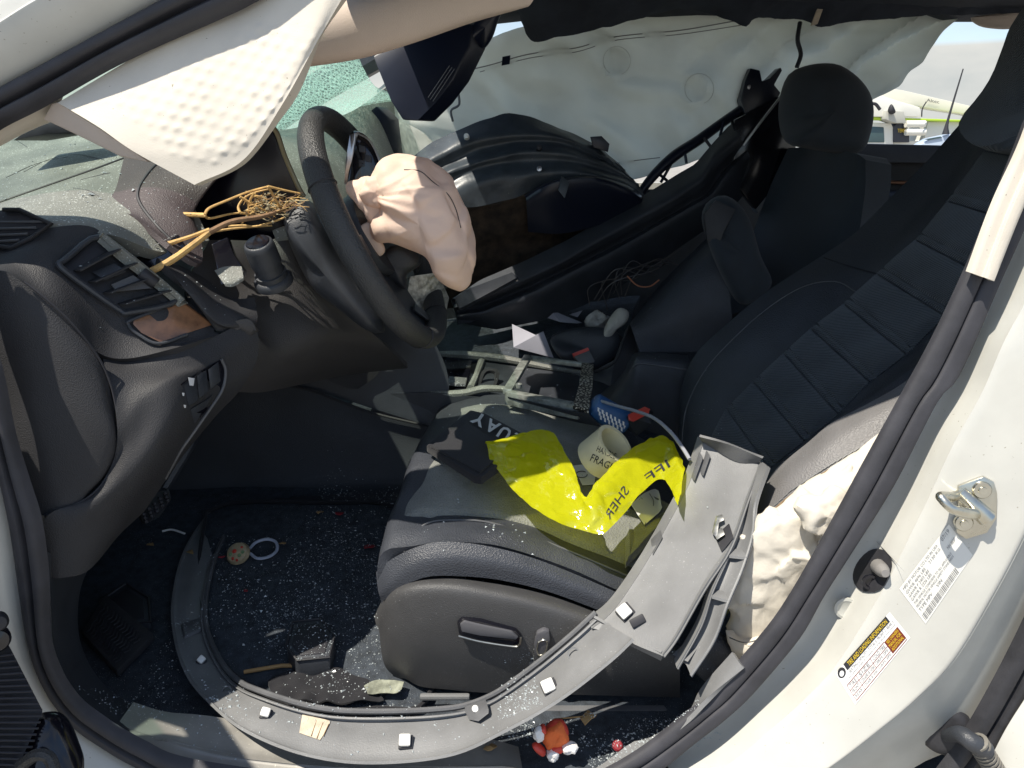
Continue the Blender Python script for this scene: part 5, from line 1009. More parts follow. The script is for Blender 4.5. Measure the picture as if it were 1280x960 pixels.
# step between panel and band, end ledge
loft('step', [[P(742, 772, .158), P(785, 796, .125), P(826, 816, .082)], [P(744, 782, .168), P(786, 806, .13), P(826, 826, .095)]], M['grey'], gt, n=14, m=3, th=.004)
loft('top_ledge', [[onto(pan, 877, 552, .002), onto(pan, 912, 564, .002), onto(pan, 948, 579, .002)], [P(874, 546, .315), P(912, 556, .285), P(953, 573, .25)]], M['grey_dk'], gt, n=12, m=3, th=.004)
tb = lambda u, v, o: onto(lowb, u, v, o)
tp = lambda u, v, o: onto(pan, u, v, o)
def clip(f, u, v, s=1.0, rot=0):
    c = f(u, v, .0); n = (CAM - c).normalized() + Vector((0, 0, .35)); B = basis(n, Vector((math.cos(rot), 0, math.sin(rot))))
    b = box('clip', c + B @ Vector((.0015, -.0015, .003)), (.019 * s, .017 * s, .008), M['ink'], gt, rot=B, bev=.001)
    box('clip_cap', c + B @ Vector((0, 0, .0095)), (.0155 * s, .0155 * s, .008), M['white'], b, rot=B, bev=.003)
clip(tb, 252, 826, .75, -.9); clip(tb, 332, 892, .85, -.3); clip(tb, 506, 927, 1.05, .05); clip(tb, 685, 859, 1.15, .6); clip(tp, 780, 766, 1.2, .9)
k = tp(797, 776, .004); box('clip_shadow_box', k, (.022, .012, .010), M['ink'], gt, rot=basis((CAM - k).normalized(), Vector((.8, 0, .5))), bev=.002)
br = slab('bracket', [tb(580, 886, .002), tb(592, 880, .016), tb(606, 876, .018), tb(611, 892, .018), tb(598, 902, .012), tb(586, 900, .004)], (0, .006, .002), M['grey_dk'], gt, bev=.001)
lathe('bracket_hole', tb(594, 886, .019), (0, -1, .3), [(0, .001), (.0045, .001), (.005, -.001)], M['label'], br, seg=16)
slab('torn_label', [tb(378, 893, .002), tb(392, 895, .002), tb(413, 902, .002), tb(408, 913, .002), tb(400, 925, .002), tb(374, 916, .002)], (0, .001, 0), M['tan'], gt)
for a, b in (((396, 900), (389, 920)), ((404, 903), (396, 923)), ((411, 905), (404, 920))): tube('label_tear', [tb(*a, .003), tb(*b, .003)], .0006, M['stain'], gt, seg=4)
lathe('rib_ring', tb(284, 864, .001), (0, -1, .6), [(.0065, .0), (.0065, .0015), (.0085, .0015), (.0085, 0)], M['grey_dk'], gt, seg=24)
lathe('rib_ring', tb(717, 817, .001), (0, -1, .6), [(.007, .0), (.007, .0015), (.009, .0015), (.009, 0)], M['grey'], gt, seg=24)
slab('rib_block', [tb(226, 784, .002), tb(248, 777, .002), tb(251, 790, .004), tb(230, 799, .004)], (0, .006, .004), M['grey_dk'], gt, bev=.001)
for u, v, w_, h in ((872, 582, 7, 16), (882, 578, 6, 14)): slab('latch_tab', [tp(u - w_, v + h, .004), tp(u - w_ + 3, v + h + 4, .008), tp(u + w_, v - h + 6, .008), tp(u + w_ - 4, v - h, .004)], (0, .006, 0), M['grey_dk'], gt, bev=.001)
tm_ = mat('torn_metal', (.42, .42, .41), .35, metal=.8, var=.4, vs=80)
for q in ([(891, 668), (896, 648), (900, 647), (896, 672)], [(896, 648), (904, 645), (905, 650), (898, 654)], [(893, 668), (904, 662), (906, 668), (896, 675)]): slab('metal_clip', [tp(u, v, .012) for u, v in q], (0, .007, 0), tm_, gt, bev=.0008)
slab('clip_socket', [tp(894, 672, .003), tp(912, 656, .003), tp(917, 672, .003), tp(902, 690, .003)], (0, .004, 0), M['ink'], gt)
slab('edge_tear', [tp(814, 676, .002), tp(826, 664, .004), tp(828, 672, .004), tp(816, 694, .002)], (0, .004, 0), M['grey_dk'], gt)
# second splinter, channel section
sp2 = thing('trim_splinter', 'narrow grey channel of broken trim leaning beside the white seat airbag', 'trim', (.28, .12, .5))
sL = [(940, 590, .27), (926, 626, .24), (921, 650, .22), (904, 690, .18), (886, 730, .15), (872, 772, .13), (843, 824, .10)]
sR = [(955, 576, .25), (940, 620, .22), (936, 660, .19), (924, 700, .16), (905, 745, .13), (888, 790, .11), (860, 832, .085)]
band('channel', sR, sL, [(0, .022), (.06, .022), (.12, .0), (.5, -.002), (.88, .0), (.94, .02), (1, .02)], M['grey'], sp2, n=50, m=2, th=.003)
for t in (.47, .66): 
    a = resample(sL, 30)[int(t * 29)]; b = resample(sR, 30)[int(t * 29)]
    slab('web', [Vector(a) + Vector((0, -.018, 0)), Vector(b) + Vector((0, -.02, 0)), Vector(b) + Vector((0, .002, 0)), Vector(a) + Vector((0, .002, 0))], (.002, 0, .004), M['grey'], sp2)
slab('broken_end', [P(843, 820, .10), P(860, 828, .08), P(872, 810, .10), P(908, 757, .13), P(884, 778, .14), P(868, 796, .13)], (0, .006, 0), M['grey'], sp2, bev=.001)
# ------------------------------------------------------------------ loose things on the seat and console
pz = thing('sunglasses_pouch', 'black sunglasses pouch with white letters lying on the seat cushion', 'pouch', PZ(590, 560, .66))
zp = .686
pou = slab('pouch_body', [PZ(u, v, zp) for u, v in ((533, 556), (562, 532), (588, 512), (606, 516), (655, 542), (660, 556), (630, 576), (602, 596), (592, 594))], (0, .002, -.016), M['cloth_bk'], pz, bev=.004)
slab('pouch_flap', [PZ(u, v, zp + .004) for u, v in ((538, 557), (584, 528), (636, 560), (600, 590))], (0, .001, -.004), M['cloth_bk'], pz, bev=.0015)
Qb = np.array([(656, 546), (597, 514), (588, 527), (647, 560)], float)
lq = lambda s0, s1: [tuple(Qb[0] + (Qb[1] - Qb[0]) * s0), tuple(Qb[0] + (Qb[1] - Qb[0]) * s1), tuple(Qb[3] + (Qb[2] - Qb[3]) * s1), tuple(Qb[3] + (Qb[2] - Qb[3]) * s0)]
pp = []
for ch, q in (('Q', lq(0, .2)), ('U', lq(.25, .46)), ('A', lq(.49, .74)), ('Y', lq(.76, 1.02))):
    a_, f_ = text2d(ch, .028); pp.append(([PZ(*bil(q, x, y), zp + .0065) for x, y in a_], f_))
V, Fc = join(pp); mk('pouch_lettering', V, Fc, M['label'], pz, smooth=False, recalc=False)
# yellow plastic film
def on_(u, v, o):
    p = onto(cush, u, v, o); q = PZ(u, v, .665 + o * .6)
    d = ray(u, v).normalized(); return p if ((p - CAM).normalized() - d).length < .004 and u < 815 else q
UP = [(606, 553), (650, 543), (686, 537), (705, 563), (720, 592), (729, 624), (745, 603), (768, 580), (795, 558), (832, 545), (857, 584)]
LO = [(612, 574), (640, 610), (665, 634), (695, 652), (718, 660), (745, 667), (760, 662), (782, 640), (800, 618), (828, 598), (848, 632)]
zu = [.705, .722, .718, .70, .69, .69, .70, .72, .73, .735, .73]; zl = [.695, .685, .675, .66, .655, .655, .66, .67, .685, .70, .71]
_cf0 = cloth(.0032, .06, 31, 5, .5)
_cf1 = crumple(PZ(730, 600, .68), (.32, .32, .10), 700, 4, .22, .0012, 900)
_cf = lambda p, s, t: .25 * _cf0(p) + .55 * _cf1(p)
zu = [.70, .712, .705, .695, .685, .668, .68, .692, .70, .705, .70]; zl = [.69, .668, .654, .644, .636, .634, .640, .650, .665, .678, .682]
fu = [PZ(*a, z) for a, z in zip(UP, zu)]; fl_ = [PZ(*a, z) for a, z in zip(LO, zl)]
fm = loft('yellow_film', [fu, [a.lerp(b, .33) + Vector((0, 0, .010)) for a, b in zip(fu, fl_)], [a.lerp(b, .67) + Vector((0, 0, .006)) for a, b in zip(fu, fl_)], fl_], M['film'], None, n=150, m=26, th=.0008, disp=_cf, label='crumpled bright yellow translucent plastic with black lettering on the driver seat', cat='plastic film', sharp=80)
fq = [(757, 640), (860, 566), (848, 552), (746, 618)]
def ft(s, q): return (s, q)
decal_text('film_lettering', [('SHER', [(787, 614), (762, 650), (755, 643), (779, 606)])], fm, M['ink'], fm, off=.0015)
decal_text('film_lettering', [('IFF', [(838, 583), (810, 602), (805, 594), (833, 574)])], fm, M['ink'], fm, off=.0015)
# paper roll, papers under the film
rl_c = PZ(762, 560, .70); rax = Vector((.45, -.3, .55)).normalized(); Mr = basis(rax)
rl = lathe('tape_roll', rl_c - rax * .02, rax, [(.036, -.02), (.038, -.02), (.038, .035), (.031, .035), (.031, -.018)], mat('cream_roll', (.62, .57, .38), .5, var=.08, vs=30), None, seg=40, label='cream roll of printed tape standing beside the yellow plastic', cat='tape roll')
decal_text('roll_print', [('FRAGILE', [(737, 576), (772, 592), (776, 584), (741, 567)]), ('HANDLE', [(745, 564), (768, 574), (771, 567), (748, 557)])], rl, M['ink'], rl, off=.001)
def flat(name, pts, m, label, cat, th=.0008, group=None, curl=.004):
    c = sum(pts, Vector()) / len(pts); n = len(pts)
    return slab(name, pts, (0, .0, -th), m, None, label=label, cat=cat, group=group)
c1 = flat('paper_scrap', [onto(cush, u, v, .014) for u, v in ((716, 582), (733, 580), (745, 588), (743, 605), (728, 606))], M['label'], 'white scrap of paper with curved print peeking under the yellow plastic', 'paper')
tube('print_curve', [onto(cush, 727 + 7 * math.cos(a), 593 + 4 * math.sin(a), .0155) for a in np.linspace(0, 5.5, 14)], .0008, M['ink'], c1, seg=5)
c2 = loft('paper_cup', [[onto(cush, 789, 630, .03), onto(cush, 806, 616, .03), onto(cush, 822, 612, .03), onto(cush, 826, 632, .03)], [onto(cush, 806, 656, .02), onto(cush, 815, 648, .02), onto(cush, 824, 640, .02), onto(cush, 828, 634, .02)]], M['label'], None, n=20, m=6, th=.001, label='white bent card with a curved line below the yellow plastic on the seat', cat='card')
tube('card_line', [onto(c2, u, v, .001) for u, v in ((812, 617), (817, 630), (818, 646))], .0008, M['print'], c2, seg=5)
# loose shifter surround
fr0 = thing('shifter_surround', 'loose shifter surround with snakeskin print on one side lying on the console', 'trim', PZ(690, 480, .68))
zc = .70
TL, TR, BR_, BL = PZ(660, 446, zc), PZ(735, 456, zc), PZ(726, 508, zc), PZ(634, 490, zc)
def bar(name, a, b, w_, h, m, bev=.003):
    d = (b - a); B = basis(Vector((0, 0, 1)), d); L_ = d.length
    return box(name, (a + b) / 2 - Vector((0, 0, h / 2 - .004)), (L_, w_, h), m, fr0, rot=B, bev=bev)
worn = mat('worn_satin', (.35, .37, .34), .3, metal=.5, var=.5, vs=60, speck=.2, ss=200)
bar('end_bar', TL + Vector((0, 0, .002)), BL + Vector((0, 0, .002)), .020, .012, worn)
bar('near_bar', BL, BR_, .022, .03, worn); bar('far_bar', TL, TR, .012, .012, worn)
snb = slab('snakeskin_bar', [PZ(727, 453, zc + .006), PZ(742, 455, zc + .006), PZ(741, 480, zc + .006), PZ(736, 512, zc + .006), PZ(716, 507, zc + .006), PZ(724, 480, zc + .006)], (0, 0, -.008), M['snake'], fr0, bev=.002)
slab('side_skirt', [PZ(634, 496, zc - .005), PZ(720, 516, zc - .005), PZ(735, 516, zc - .005), PZ(752, 534, zc - .04), PZ(720, 528, zc - .04), PZ(640, 506, zc - .03)], (0, .006, 0), M['trim_dk'], fr0, bev=.002)
lathe('screw_lug', PZ(648, 482, zc), (0, 0, 1), [(0, 0), (.003, 0), (.005, .004), (.008, .004), (.008, -.004)], worn, fr0, seg=18)
# blue can, belt buckles, cable
ca, cb = PZ(741, 506, .70), PZ(782, 530, .66); ax = (cb - ca)
can = lathe('spray_can', ca, ax, [(0, -.003), (.020, -.003), (.026, .002), (.0265, .012), (.0265, ax.length - .012), (.026, ax.length - .002), (.021, ax.length + .003), (0, ax.length + .003)], M['blue'], None, seg=32, label='small blue can with white print lying beside the snakeskin frame', cat='can')
for i in range(7):
    u0 = 744 + i * 5.2; v0 = 500 + i * 2.9
    decal_quads('can_print', [[(u0 + j * 1.5, v0 + j * 5 + 4), (u0 + 2.2 + j * 1.5, v0 + 1.2 + j * 5 + 4), (u0 + 2.2 + j * 1.5, v0 + j * 5), (u0 + j * 1.5, v0 - 1 + j * 5)] for j in range(2, 5)], can, M['label'], can, off=.0006, k=1)
bk = thing('belt_buckle', 'black seat belt buckle with red button beside the blue can', 'buckle', PZ(800, 522, .68), 'seat belt buckles')
Bb = basis((-.1, -.5, .85), Vector((1, .25, .1)))
slab('buckle_body', [PZ(784, 520, .69), PZ(810, 510, .70), PZ(818, 516, .70), PZ(816, 530, .67), PZ(796, 545, .64), PZ(788, 535, .66)], (0, .02, -.01), M['trim_dk'], bk, bev=.003)
slab('buckle_button', [PZ(785, 518, .697), PZ(806, 508, .705), PZ(813, 511, .705), PZ(811, 517, .70), PZ(792, 527, .69), PZ(786, 525, .69)], (0, .006, -.004), M['red'], bk, bev=.002)
bk2 = thing('belt_buckle', 'grey seat belt buckle with red end lying between console and papers', 'buckle', PZ(730, 440, .7), 'seat belt buckles')
slab('buckle_body', [P(716, 444, 1.1), P(736, 436, 1.1), P(744, 452, 1.07), P(728, 458, 1.07)], (0, .02, -.01), M['grey_dk'], bk2, bev=.003)
slab('buckle_button', [P(715, 442, 1.098), P(735, 434, 1.098), P(737, 438, 1.096), P(718, 447, 1.096)], (0, .008, -.004), M['red'], bk2, bev=.002)
tube('cable', [PZ(744, 499, .71), PZ(770, 507, .72), PZ(795, 514, .73), PZ(818, 523, .74), PZ(838, 540, .74), PZ(852, 558, .73), PZ(862, 574, .72)], .0032, mat('grey_cable', (.3, .31, .34), .45), None, seg=8, label='thin grey cable arching over the red buckle to the grey trim', cat='cable')
# papers on the console and passenger floor
def paper(pts, y, m, label, cat='paper', th=.001): return slab('paper', YY(pts, *y), (0, .0, -th), m, None, label=label, cat=cat)
pw = paper([(640, 405), (668, 418), (673, 421), (679, 414), (692, 447), (642, 434)], (1.25, 1.16), M['paper'], 'white torn sheet of paper standing behind the snakeskin frame')
paper([(641, 385), (675, 373), (660, 389), (657, 385)], (1.36, 1.34), M['paper_y'], 'yellow pointed scrap of paper below the bent door panel')
paper([(672, 393), (688, 387), (727, 403), (722, 404), (700, 402)], (1.34, 1.3), M['paper'], 'long narrow white paper lying behind the torn sheet')
paper([(712, 393), (728, 388), (722, 396)], (1.36, 1.34), M['paper'], 'tiny white paper corner near the crumpled wrapper')
paper([(698, 421), (708, 424), (706, 426)], (1.22, 1.2), M['paper'], 'tiny white sliver of paper beside the grey buckle')
puff('wrapper', YY([(733, 402), (744, 392), (758, 394), (762, 404), (752, 412), (738, 410)], 1.28, 1.28), mat('clear_wrapper', (.32, .31, .29), .3, var=.3, vs=60), None, front=.02, back=.02, n=30, rings=8, disp=crease(.012, 40, 3), label='crumpled grey clear wrapper behind the console', cat='wrapper')
puff('paper_cup', YY([(765, 394), (775, 385), (786, 390), (783, 402), (770, 412), (762, 422), (752, 424), (756, 410)], 1.2, 1.18), mat('dull_white', (.45, .43, .38), .7, var=.15, vs=40), None, front=.025, back=.025, n=30, rings=8, power=.6, label='crushed off-white paper cup beside the armrest', cat='cup')
wires = []
for i in range(9):
    a = rr.uniform(0, 1); u0, v0 = 735 + 50 * a, 360 - 28 * a; wires.append(tube_geo([P(u0 + rr.uniform(-20, 10), v0 + 30 + rr.uniform(-6, 8), 1.25), P(u0 + rr.uniform(-5, 15), v0 + rr.uniform(-8, 12), 1.24), P(u0 + 25 + rr.uniform(-5, 25), v0 - 6 + rr.uniform(-8, 12), 1.25), P(u0 + 55 + rr.uniform(-5, 15), v0 - 15 + rr.uniform(-8, 12), 1.28)], .0014, 6))
V, Fc = join(wires); mk('wire_bundle', V, Fc, mat('wire_sheath', (.06, .055, .055), .35), None, label='tangle of loose thin wires between the door panel and passenger cushion', cat='wires')
tube('copper_wire', [P(784, 345, 1.24), P(797, 357, 1.23), P(812, 358, 1.23), P(824, 350, 1.24)], .002, mat('copper_wire', (.4, .16, .09), .4), None, seg=6, label='reddish loose wire loop beside the passenger cushion', cat='wire')

# ------------------------------------------------------------------ dry branch behind the wheel
tw = thing('dry_branch', 'dry tan branch with twiggy fine sprays stuck behind the steering wheel', 'branch', P(230, 320, .35))
tube('stem', [P(183, 342, .285), P(215, 325, .30), P(248, 301, .32), P(262, 290, .33)], [.0048, .0052, .0046, .0042], M['twig'], tw, seg=8)
tube('stem', [P(262, 290, .33), P(290, 277, .34), P(325, 271, .36), P(350, 263, .38), P(372, 250, .40)], [.0044, .004, .0034, .003, .0022], M['twig_dk'], tw, seg=8)
tube('stem', [P(208, 306, .31), P(222, 301, .315), P(240, 295, .32), P(262, 287, .33)], [.0042, .003, .0026, .003], M['twig'], tw, seg=8)
tube('stem', [P(207, 267, .37), P(230, 268, .37), P(256, 269, .37)], [.0042, .0036, .0036], M['twig'], tw, seg=8)
for path in ([(256, 268), (262, 260), (285, 250), (310, 240), (335, 233)], [(256, 269), (262, 273), (285, 268), (300, 266)], [(300, 266), (298, 258), (305, 248), (318, 241), (338, 236)], [(300, 266), (312, 268), (328, 272)], [(335, 233), (352, 237), (375, 242)], [(300, 246), (322, 259), (340, 266)], [(285, 283), (305, 282), (320, 283), (345, 276), (360, 270)], [(262, 290), (290, 286), (312, 284), (340, 282)], [(335, 233), (345, 250), (352, 262)], [(318, 241), (312, 252), (310, 268), (302, 280)], [(207, 267), (214, 272)]):
    tube('twig', YY(path, .365, .39), [.0022, .0018, .0014], M['twig'], tw, seg=6)
for m_, n_s in ((M['twig'], 46), (M['twig_dk'], 22), (mat('twig_pale', (.5, .42, .26), .8, var=.3, vs=80), 30)):
    sg = []
    for i in range(n_s):
        u = rr.uniform(305, 372); v = 258 + rr.gauss(0, 12) * (1 - (u - 305) / 110); y = rr.uniform(.36, .42)
        a_ = rr.gauss(-.25 if v > 250 else .2, .5); l_ = rr.uniform(8, 22); e = (u + l_ * math.cos(a_), v + l_ * math.sin(a_)); k_ = rr.uniform(.35, .7)
        mid = (u + (e[0] - u) * k_ + rr.gauss(0, .8), v + (e[1] - v) * k_ + rr.gauss(0, .8)); b_ = a_ + rr.choice((-.7, .7)); f_l = rr.uniform(4, 9)
        sg.append(tube_geo([P(u, v, y), P(*mid, y), P(*e, y + rr.uniform(-.01, .01))], [rr.uniform(.0007, .0011), .0006, .0004], 5, smooth=False))
        sg.append(tube_geo([P(*mid, y), P(mid[0] + f_l * math.cos(b_), mid[1] + f_l * math.sin(b_), y)], [.0006, .0003], 5, smooth=False))
    V, Fc = join(sg); o = mk('spray', V, Fc, m_, tw); o['kind'] = 'stuff'
bd = []
for i in range(26):
    u, v = rr.gauss(335, 12), rr.gauss(258, 8); c = P(u, v, rr.uniform(.36, .40)); r = rr.uniform(.0018, .0032)
    bd.append(([c + Vector(q) * r for q in ((1, 0, 0), (-1, 0, 0), (0, 1, 0), (0, -1, 0), (0, 0, 1.3), (0, 0, -1.3))], [(0, 2, 4), (2, 1, 4), (1, 3, 4), (3, 0, 4), (2, 0, 5), (1, 2, 5), (3, 1, 5), (0, 3, 5)]))
V, Fc = join(bd); o = mk('buds', V, Fc, mat('bud', (.3, .26, .17), .8), tw); o['kind'] = 'stuff'

# ------------------------------------------------------------------ foot well: pedals, mat, litter
pe = thing('brake_pedal', 'black rubber brake pedal under the dashboard', 'pedal', PF(195, 640))
slab('pedal_pad', [P(172, 640, .42), P(190, 615, .46), P(212, 612, .48), P(215, 624, .47), P(200, 646, .42), P(180, 656, .40)], (-.01, .012, -.006), M['rubber'], pe, bev=.003)
for i in range(5):
    for j in range(3):
        s, t = i / 4, j / 2; u = 180 + 27 * s + 3 * t; v = 643 - 26 * s + 9 * t; lathe('pedal_nub', P(u, v, .41 + .055 * s - .008 * t), (.4, -.7, .6), [(0, .003), (.0025, .003), (.0035, 0)], M['seal'], pe, seg=8)
tube('pedal_arm', [P(205, 610, .5), P(235, 560, .55), P(255, 520, .6)], .01, M['trim_dk'], pe)
fo = thing('foot_rest', 'black foot rest pad with chevron ribs beside the kick panel', 'foot rest', PF(145, 800))
fq_ = [(102, 790), (146, 838), (192, 792), (132, 742)]
fp = slab('rest_pad', [PF(u, v, h) for (u, v), h in zip(fq_, (.02, .02, .03, .05))], (0, 0, -.015), M['dash'], fo, bev=.003)
for i in range(13):
    for j in range(3):
        s0 = .08 + .066 * i; t0 = .08 + .26 * j
        pts = [bil(fq_, s, t) for s, t in ((s0, t0), (s0 + .035, t0 + .11), (s0, t0 + .22))]
        tube('chevron', [onto(fp, *q, .0005) for q in pts], .0013, M['rubber'], fo, seg=5, smooth=False)
mt = thing('floor_mat', 'black carpet floor mat sprinkled with broken glass', 'floor mat', PF(370, 740))
fm_o = [(258, 640), (300, 628), (400, 628), (490, 632), (540, 680), (540, 860), (470, 886), (380, 884), (300, 850), (262, 800), (248, 720)]
mo = [PF(u, v, .012) for u, v in fm_o]
mrows = []
for s in np.linspace(0, 1, 8):
    c = sum(mo, Vector()) / len(mo); mrows.append([c.lerp(p, s) + Vector((0, 0, -.006 * (s > .99))) for p in mo + [mo[0]]])
mat_o = loft('mat_carpet', mrows, M['carpet'], mt, n=60, m=2, th=.008)
tube('mat_edge', [p + Vector((0, 0, .001)) for p in mo + [mo[0]]], .004, M['cloth_bk'], mt, seg=6)
def FM(u, v, o=.002): return PF(u, v, .014 + o)
for (pts, m, lbl) in (([(358, 808), (366, 778), (400, 774), (418, 795), (412, 822), (372, 826)], M['trim_dk'], 'black six sided plastic box lying on the floor mat'), ([(126, 752), (158, 730), (186, 748), (188, 778), (150, 782), (124, 770)], M['trim_dk'], 'black six sided plastic box by the foot rest under the dash')):
    t = thing('plastic_box', lbl, 'box', FM(*pts[0]))
    hh_ = .035 if pts[0][0] > 200 else .012
    a = [FM(*p, hh_) for p in pts]; slab('box_body', a, (0, 0, -hh_ - .005), m, t, bev=.004)
    tube('box_rim', [p + Vector((0, 0, .001)) for p in a + [a[0]]], .0025, M['rubber'], t, smooth=False, seg=6)
    c = sum(a, Vector()) / 6; slab('box_lid', [c.lerp(p, .78) + Vector((0, 0, .002)) for p in a], (0, 0, -.004), M['ink'], t, bev=.002)
tube('wooden_stick', [FM(305, 840, .004), FM(352, 832, .004), FM(414, 832, .004)], .0035, mat('stick_wood', (.42, .25, .10), .7), None, smooth=False, seg=8, label='thin wooden stick on the floor mat beside the black box', cat='stick')
clo = [[PF(u, v, .02) for u, v in r] for r in ([(335, 850), (372, 836), (420, 838), (462, 852)], [(340, 866), (380, 856), (430, 856), (470, 862)], [(360, 880), (395, 878), (440, 880), (480, 876)])]
loft('black_cloth', clo, M['cloth_bk'], None, n=40, m=10, th=.003, disp=lambda p, s, t: .012 * abs(nz(p, 24)) + .006 * nz(p, 50), label='crumpled thin black cloth at the near edge of the floor mat', cat='cloth')
loft('foil_wrapper', [[PF(u, v, .03) for u, v in r] for r in ([(455, 858), (470, 850), (492, 850), (505, 853)], [(460, 868), (478, 866), (496, 866), (502, 862)])], mat('crumpled_wrapper', (.22, .23, .18), .4, var=.5, vs=70), None, n=20, m=8, th=.001, disp=lambda p, s, t: .006 * _cf0(p) / .004 * .6, label='pale crumpled wrapper in the sun next to the seat base', cat='wrapper')
# painted wooden ornament with ribbon loop
orn = thing('ornament', 'round painted rose ornament with a pale ribbon loop on the floor mat', 'ornament', FM(300, 692))
oc = FM(298, 692, .012); Mo = basis((-.1, -.6, .75)); 
ob = lathe('ornament_ball', oc, (-.1, -.6, .75), [(0, .012), (.012, .0115), (.020, .008), (.0235, .0), (.020, -.008), (0, -.010)], mat('ornament_cream', (.42, .33, .2), .6, var=.25, vs=60), orn, seg=28)
for u, v, r in ((293, 689, .0055), (291, 698, .0032), (302, 684, .003), (296, 700, .003)): lathe('painted_rose', onto(ob, u, v, .0), (-.1, -.6, .75), [(0, .0025), (r * .6, .002), (r, -.001)], M['red'], orn, seg=10)
for u, v in ((299, 694), (303, 690), (288, 693)): lathe('painted_leaf', onto(ob, u, v, .0), (-.1, -.6, .75), [(0, .0015), (.0035, .001), (.004, -.001)], mat('leaf_green', (.2, .3, .15), .6), orn, seg=8)
tube('ribbon', [FM(312, 686, .006), FM(320, 678, .008), FM(334, 674, .008), FM(345, 678, .006), FM(346, 688, .005), FM(336, 696, .005), FM(322, 698, .005), FM(313, 692, .006)], .0032, mat('ribbon', (.45, .48, .58), .5), orn, seg=6)
# petals and leaves
def leafy(name, u, v, size, m, label, cat, group=None, f=FM, n=9, h=.006):
    c = f(u, v, h); v0 = [c + Vector((0, 0, .004 * size / .02))]
    for i in range(n):
        a = 2 * math.pi * i / n; r = size * (.55 + .45 * rr.random()) * (.6 + .4 * abs(math.cos(a))); v0.append(c + Vector((r * math.cos(a + u), r * math.sin(a + u) * .8, size * .35 * (rr.random() - .4))))
    lowv = [p - Vector((0, 0, .0012)) for p in v0]; k = len(v0); fa = [(0, 1 + i, 1 + (i + 1) % n) for i in range(n)]
    fa += [tuple(q + k for q in reversed(t)) for t in fa] + [(1 + i, 1 + (i + 1) % n, k + 1 + (i + 1) % n, k + 1 + i) for i in range(n)]
    return mk(name, v0 + lowv, fa, m, None, label=label, cat=cat, group=group)
leafy('rose_petal', 462, 683, .017, M['petal'], 'largest dark red petal on the mat beside the seat cushion', 'petal', 'red petals')
leafy('rose_petal', 424, 642, .015, M['petal'], 'dark red petal at the far edge of the floor mat', 'petal', 'red petals')
leafy('rose_petal', 277, 696, .009, M['petal'], 'small dark red petal left of the painted ornament', 'petal', 'red petals')
leafy('rose_petal', 307, 738, .007, M['petal'], 'tiny dark red petal below the painted ornament', 'petal', 'red petals')
leafy('dry_leaf', 352, 679, .011, M['leaf'], 'small dry leaf touching the ribbon loop', 'leaf', 'dry leaves')
leafy('dry_leaf', 399, 640, .012, M['leaf'], 'pale dry leaf beside the petal at the mat edge', 'leaf', 'dry leaves')
leafy('dry_leaf', 238, 690, .012, M['leaf'], 'curled dry leaf on bare carpet left of the ornament', 'leaf', 'dry leaves')
leafy('dry_leaf', 188, 680, .011, M['leaf'], 'leftmost dry leaf on the carpet below the pedal', 'leaf', 'dry leaves')
leafy('dry_leaf', 613, 934, .012, M['leaf'], 'orange dry leaf on the sill under the curved trim', 'leaf', 'dry leaves', f=lambda u, v, h: onto(scuff, u, v, h))
lf = leafy('dry_leaf', 736, 896, .02, M['leaf'], 'largest brown dry leaf with a stem on the carpet behind the red toy', 'leaf', 'dry leaves', f=lambda u, v, h: P(u, v, .12))
tube('leaf_stem', [P(692, 899, .12), P(712, 897, .12), P(736, 895, .12)], .0012, M['leaf'], lf, seg=5)
tube('plastic_strip', [FM(203, 664, .004), FM(215, 662, .006), FM(231, 667, .004)], .0022, M['label'], None, seg=6, label='short curved white plastic strip on the dark carpet below the pedal', cat='strip')
lathe('red_bead', P(772, 932, .1), (0, -.6, .8), [(0, .004), (.006, .003), (.008, 0), (.006, -.003), (0, -.004)], M['petal'], None, seg=16, label='round dark red bead on the carpet right of the red toy', cat='bead')
# red and white plush toy by the sill
ty = thing('plush_toy', 'small red and white plush toy lying on the glass strewn sill', 'toy', P(690, 945, .09))
puff('toy_body', YY([(678, 916), (688, 906), (702, 906), (709, 918), (707, 930), (694, 936), (682, 932), (677, 924)], .10, .10), M['orange'], ty, front=.014, back=.014, n=32, rings=8, power=.7, disp=crumple(P(692, 920, .1), (.05, .05, .05), 40, 2, .35, .002, 900))
puff('toy_hood', YY([(680, 912), (690, 902), (704, 902), (711, 914), (708, 920), (700, 908), (688, 908)], .105, .105), M['red'], ty, front=.012, back=.01, n=28, rings=8, power=.7)
for q in ([(667, 916), (672, 909), (679, 911), (681, 919), (675, 926), (668, 923)], [(684, 940), (694, 936), (700, 940), (696, 948), (690, 950), (684, 946)], [(703, 934), (712, 930), (722, 932), (720, 938), (706, 940)]): puff('toy_fur', YY(q, .088, .09), M['plush_w'], ty, front=.009, back=.009, n=24, rings=8, power=.7, disp=lambda p: .0022 * nz(p, 150) + .0012 * nz(p, 420))
for q in ([(665, 931), (672, 930), (682, 938), (680, 944), (670, 938)], [(690, 934), (702, 932), (704, 938), (692, 940)], [(674, 910), (680, 907), (683, 914), (677, 916)]): puff('toy_limb', YY(q, .09, .092), M['red'], ty, front=.008, back=.008, n=24, rings=8, power=.7)

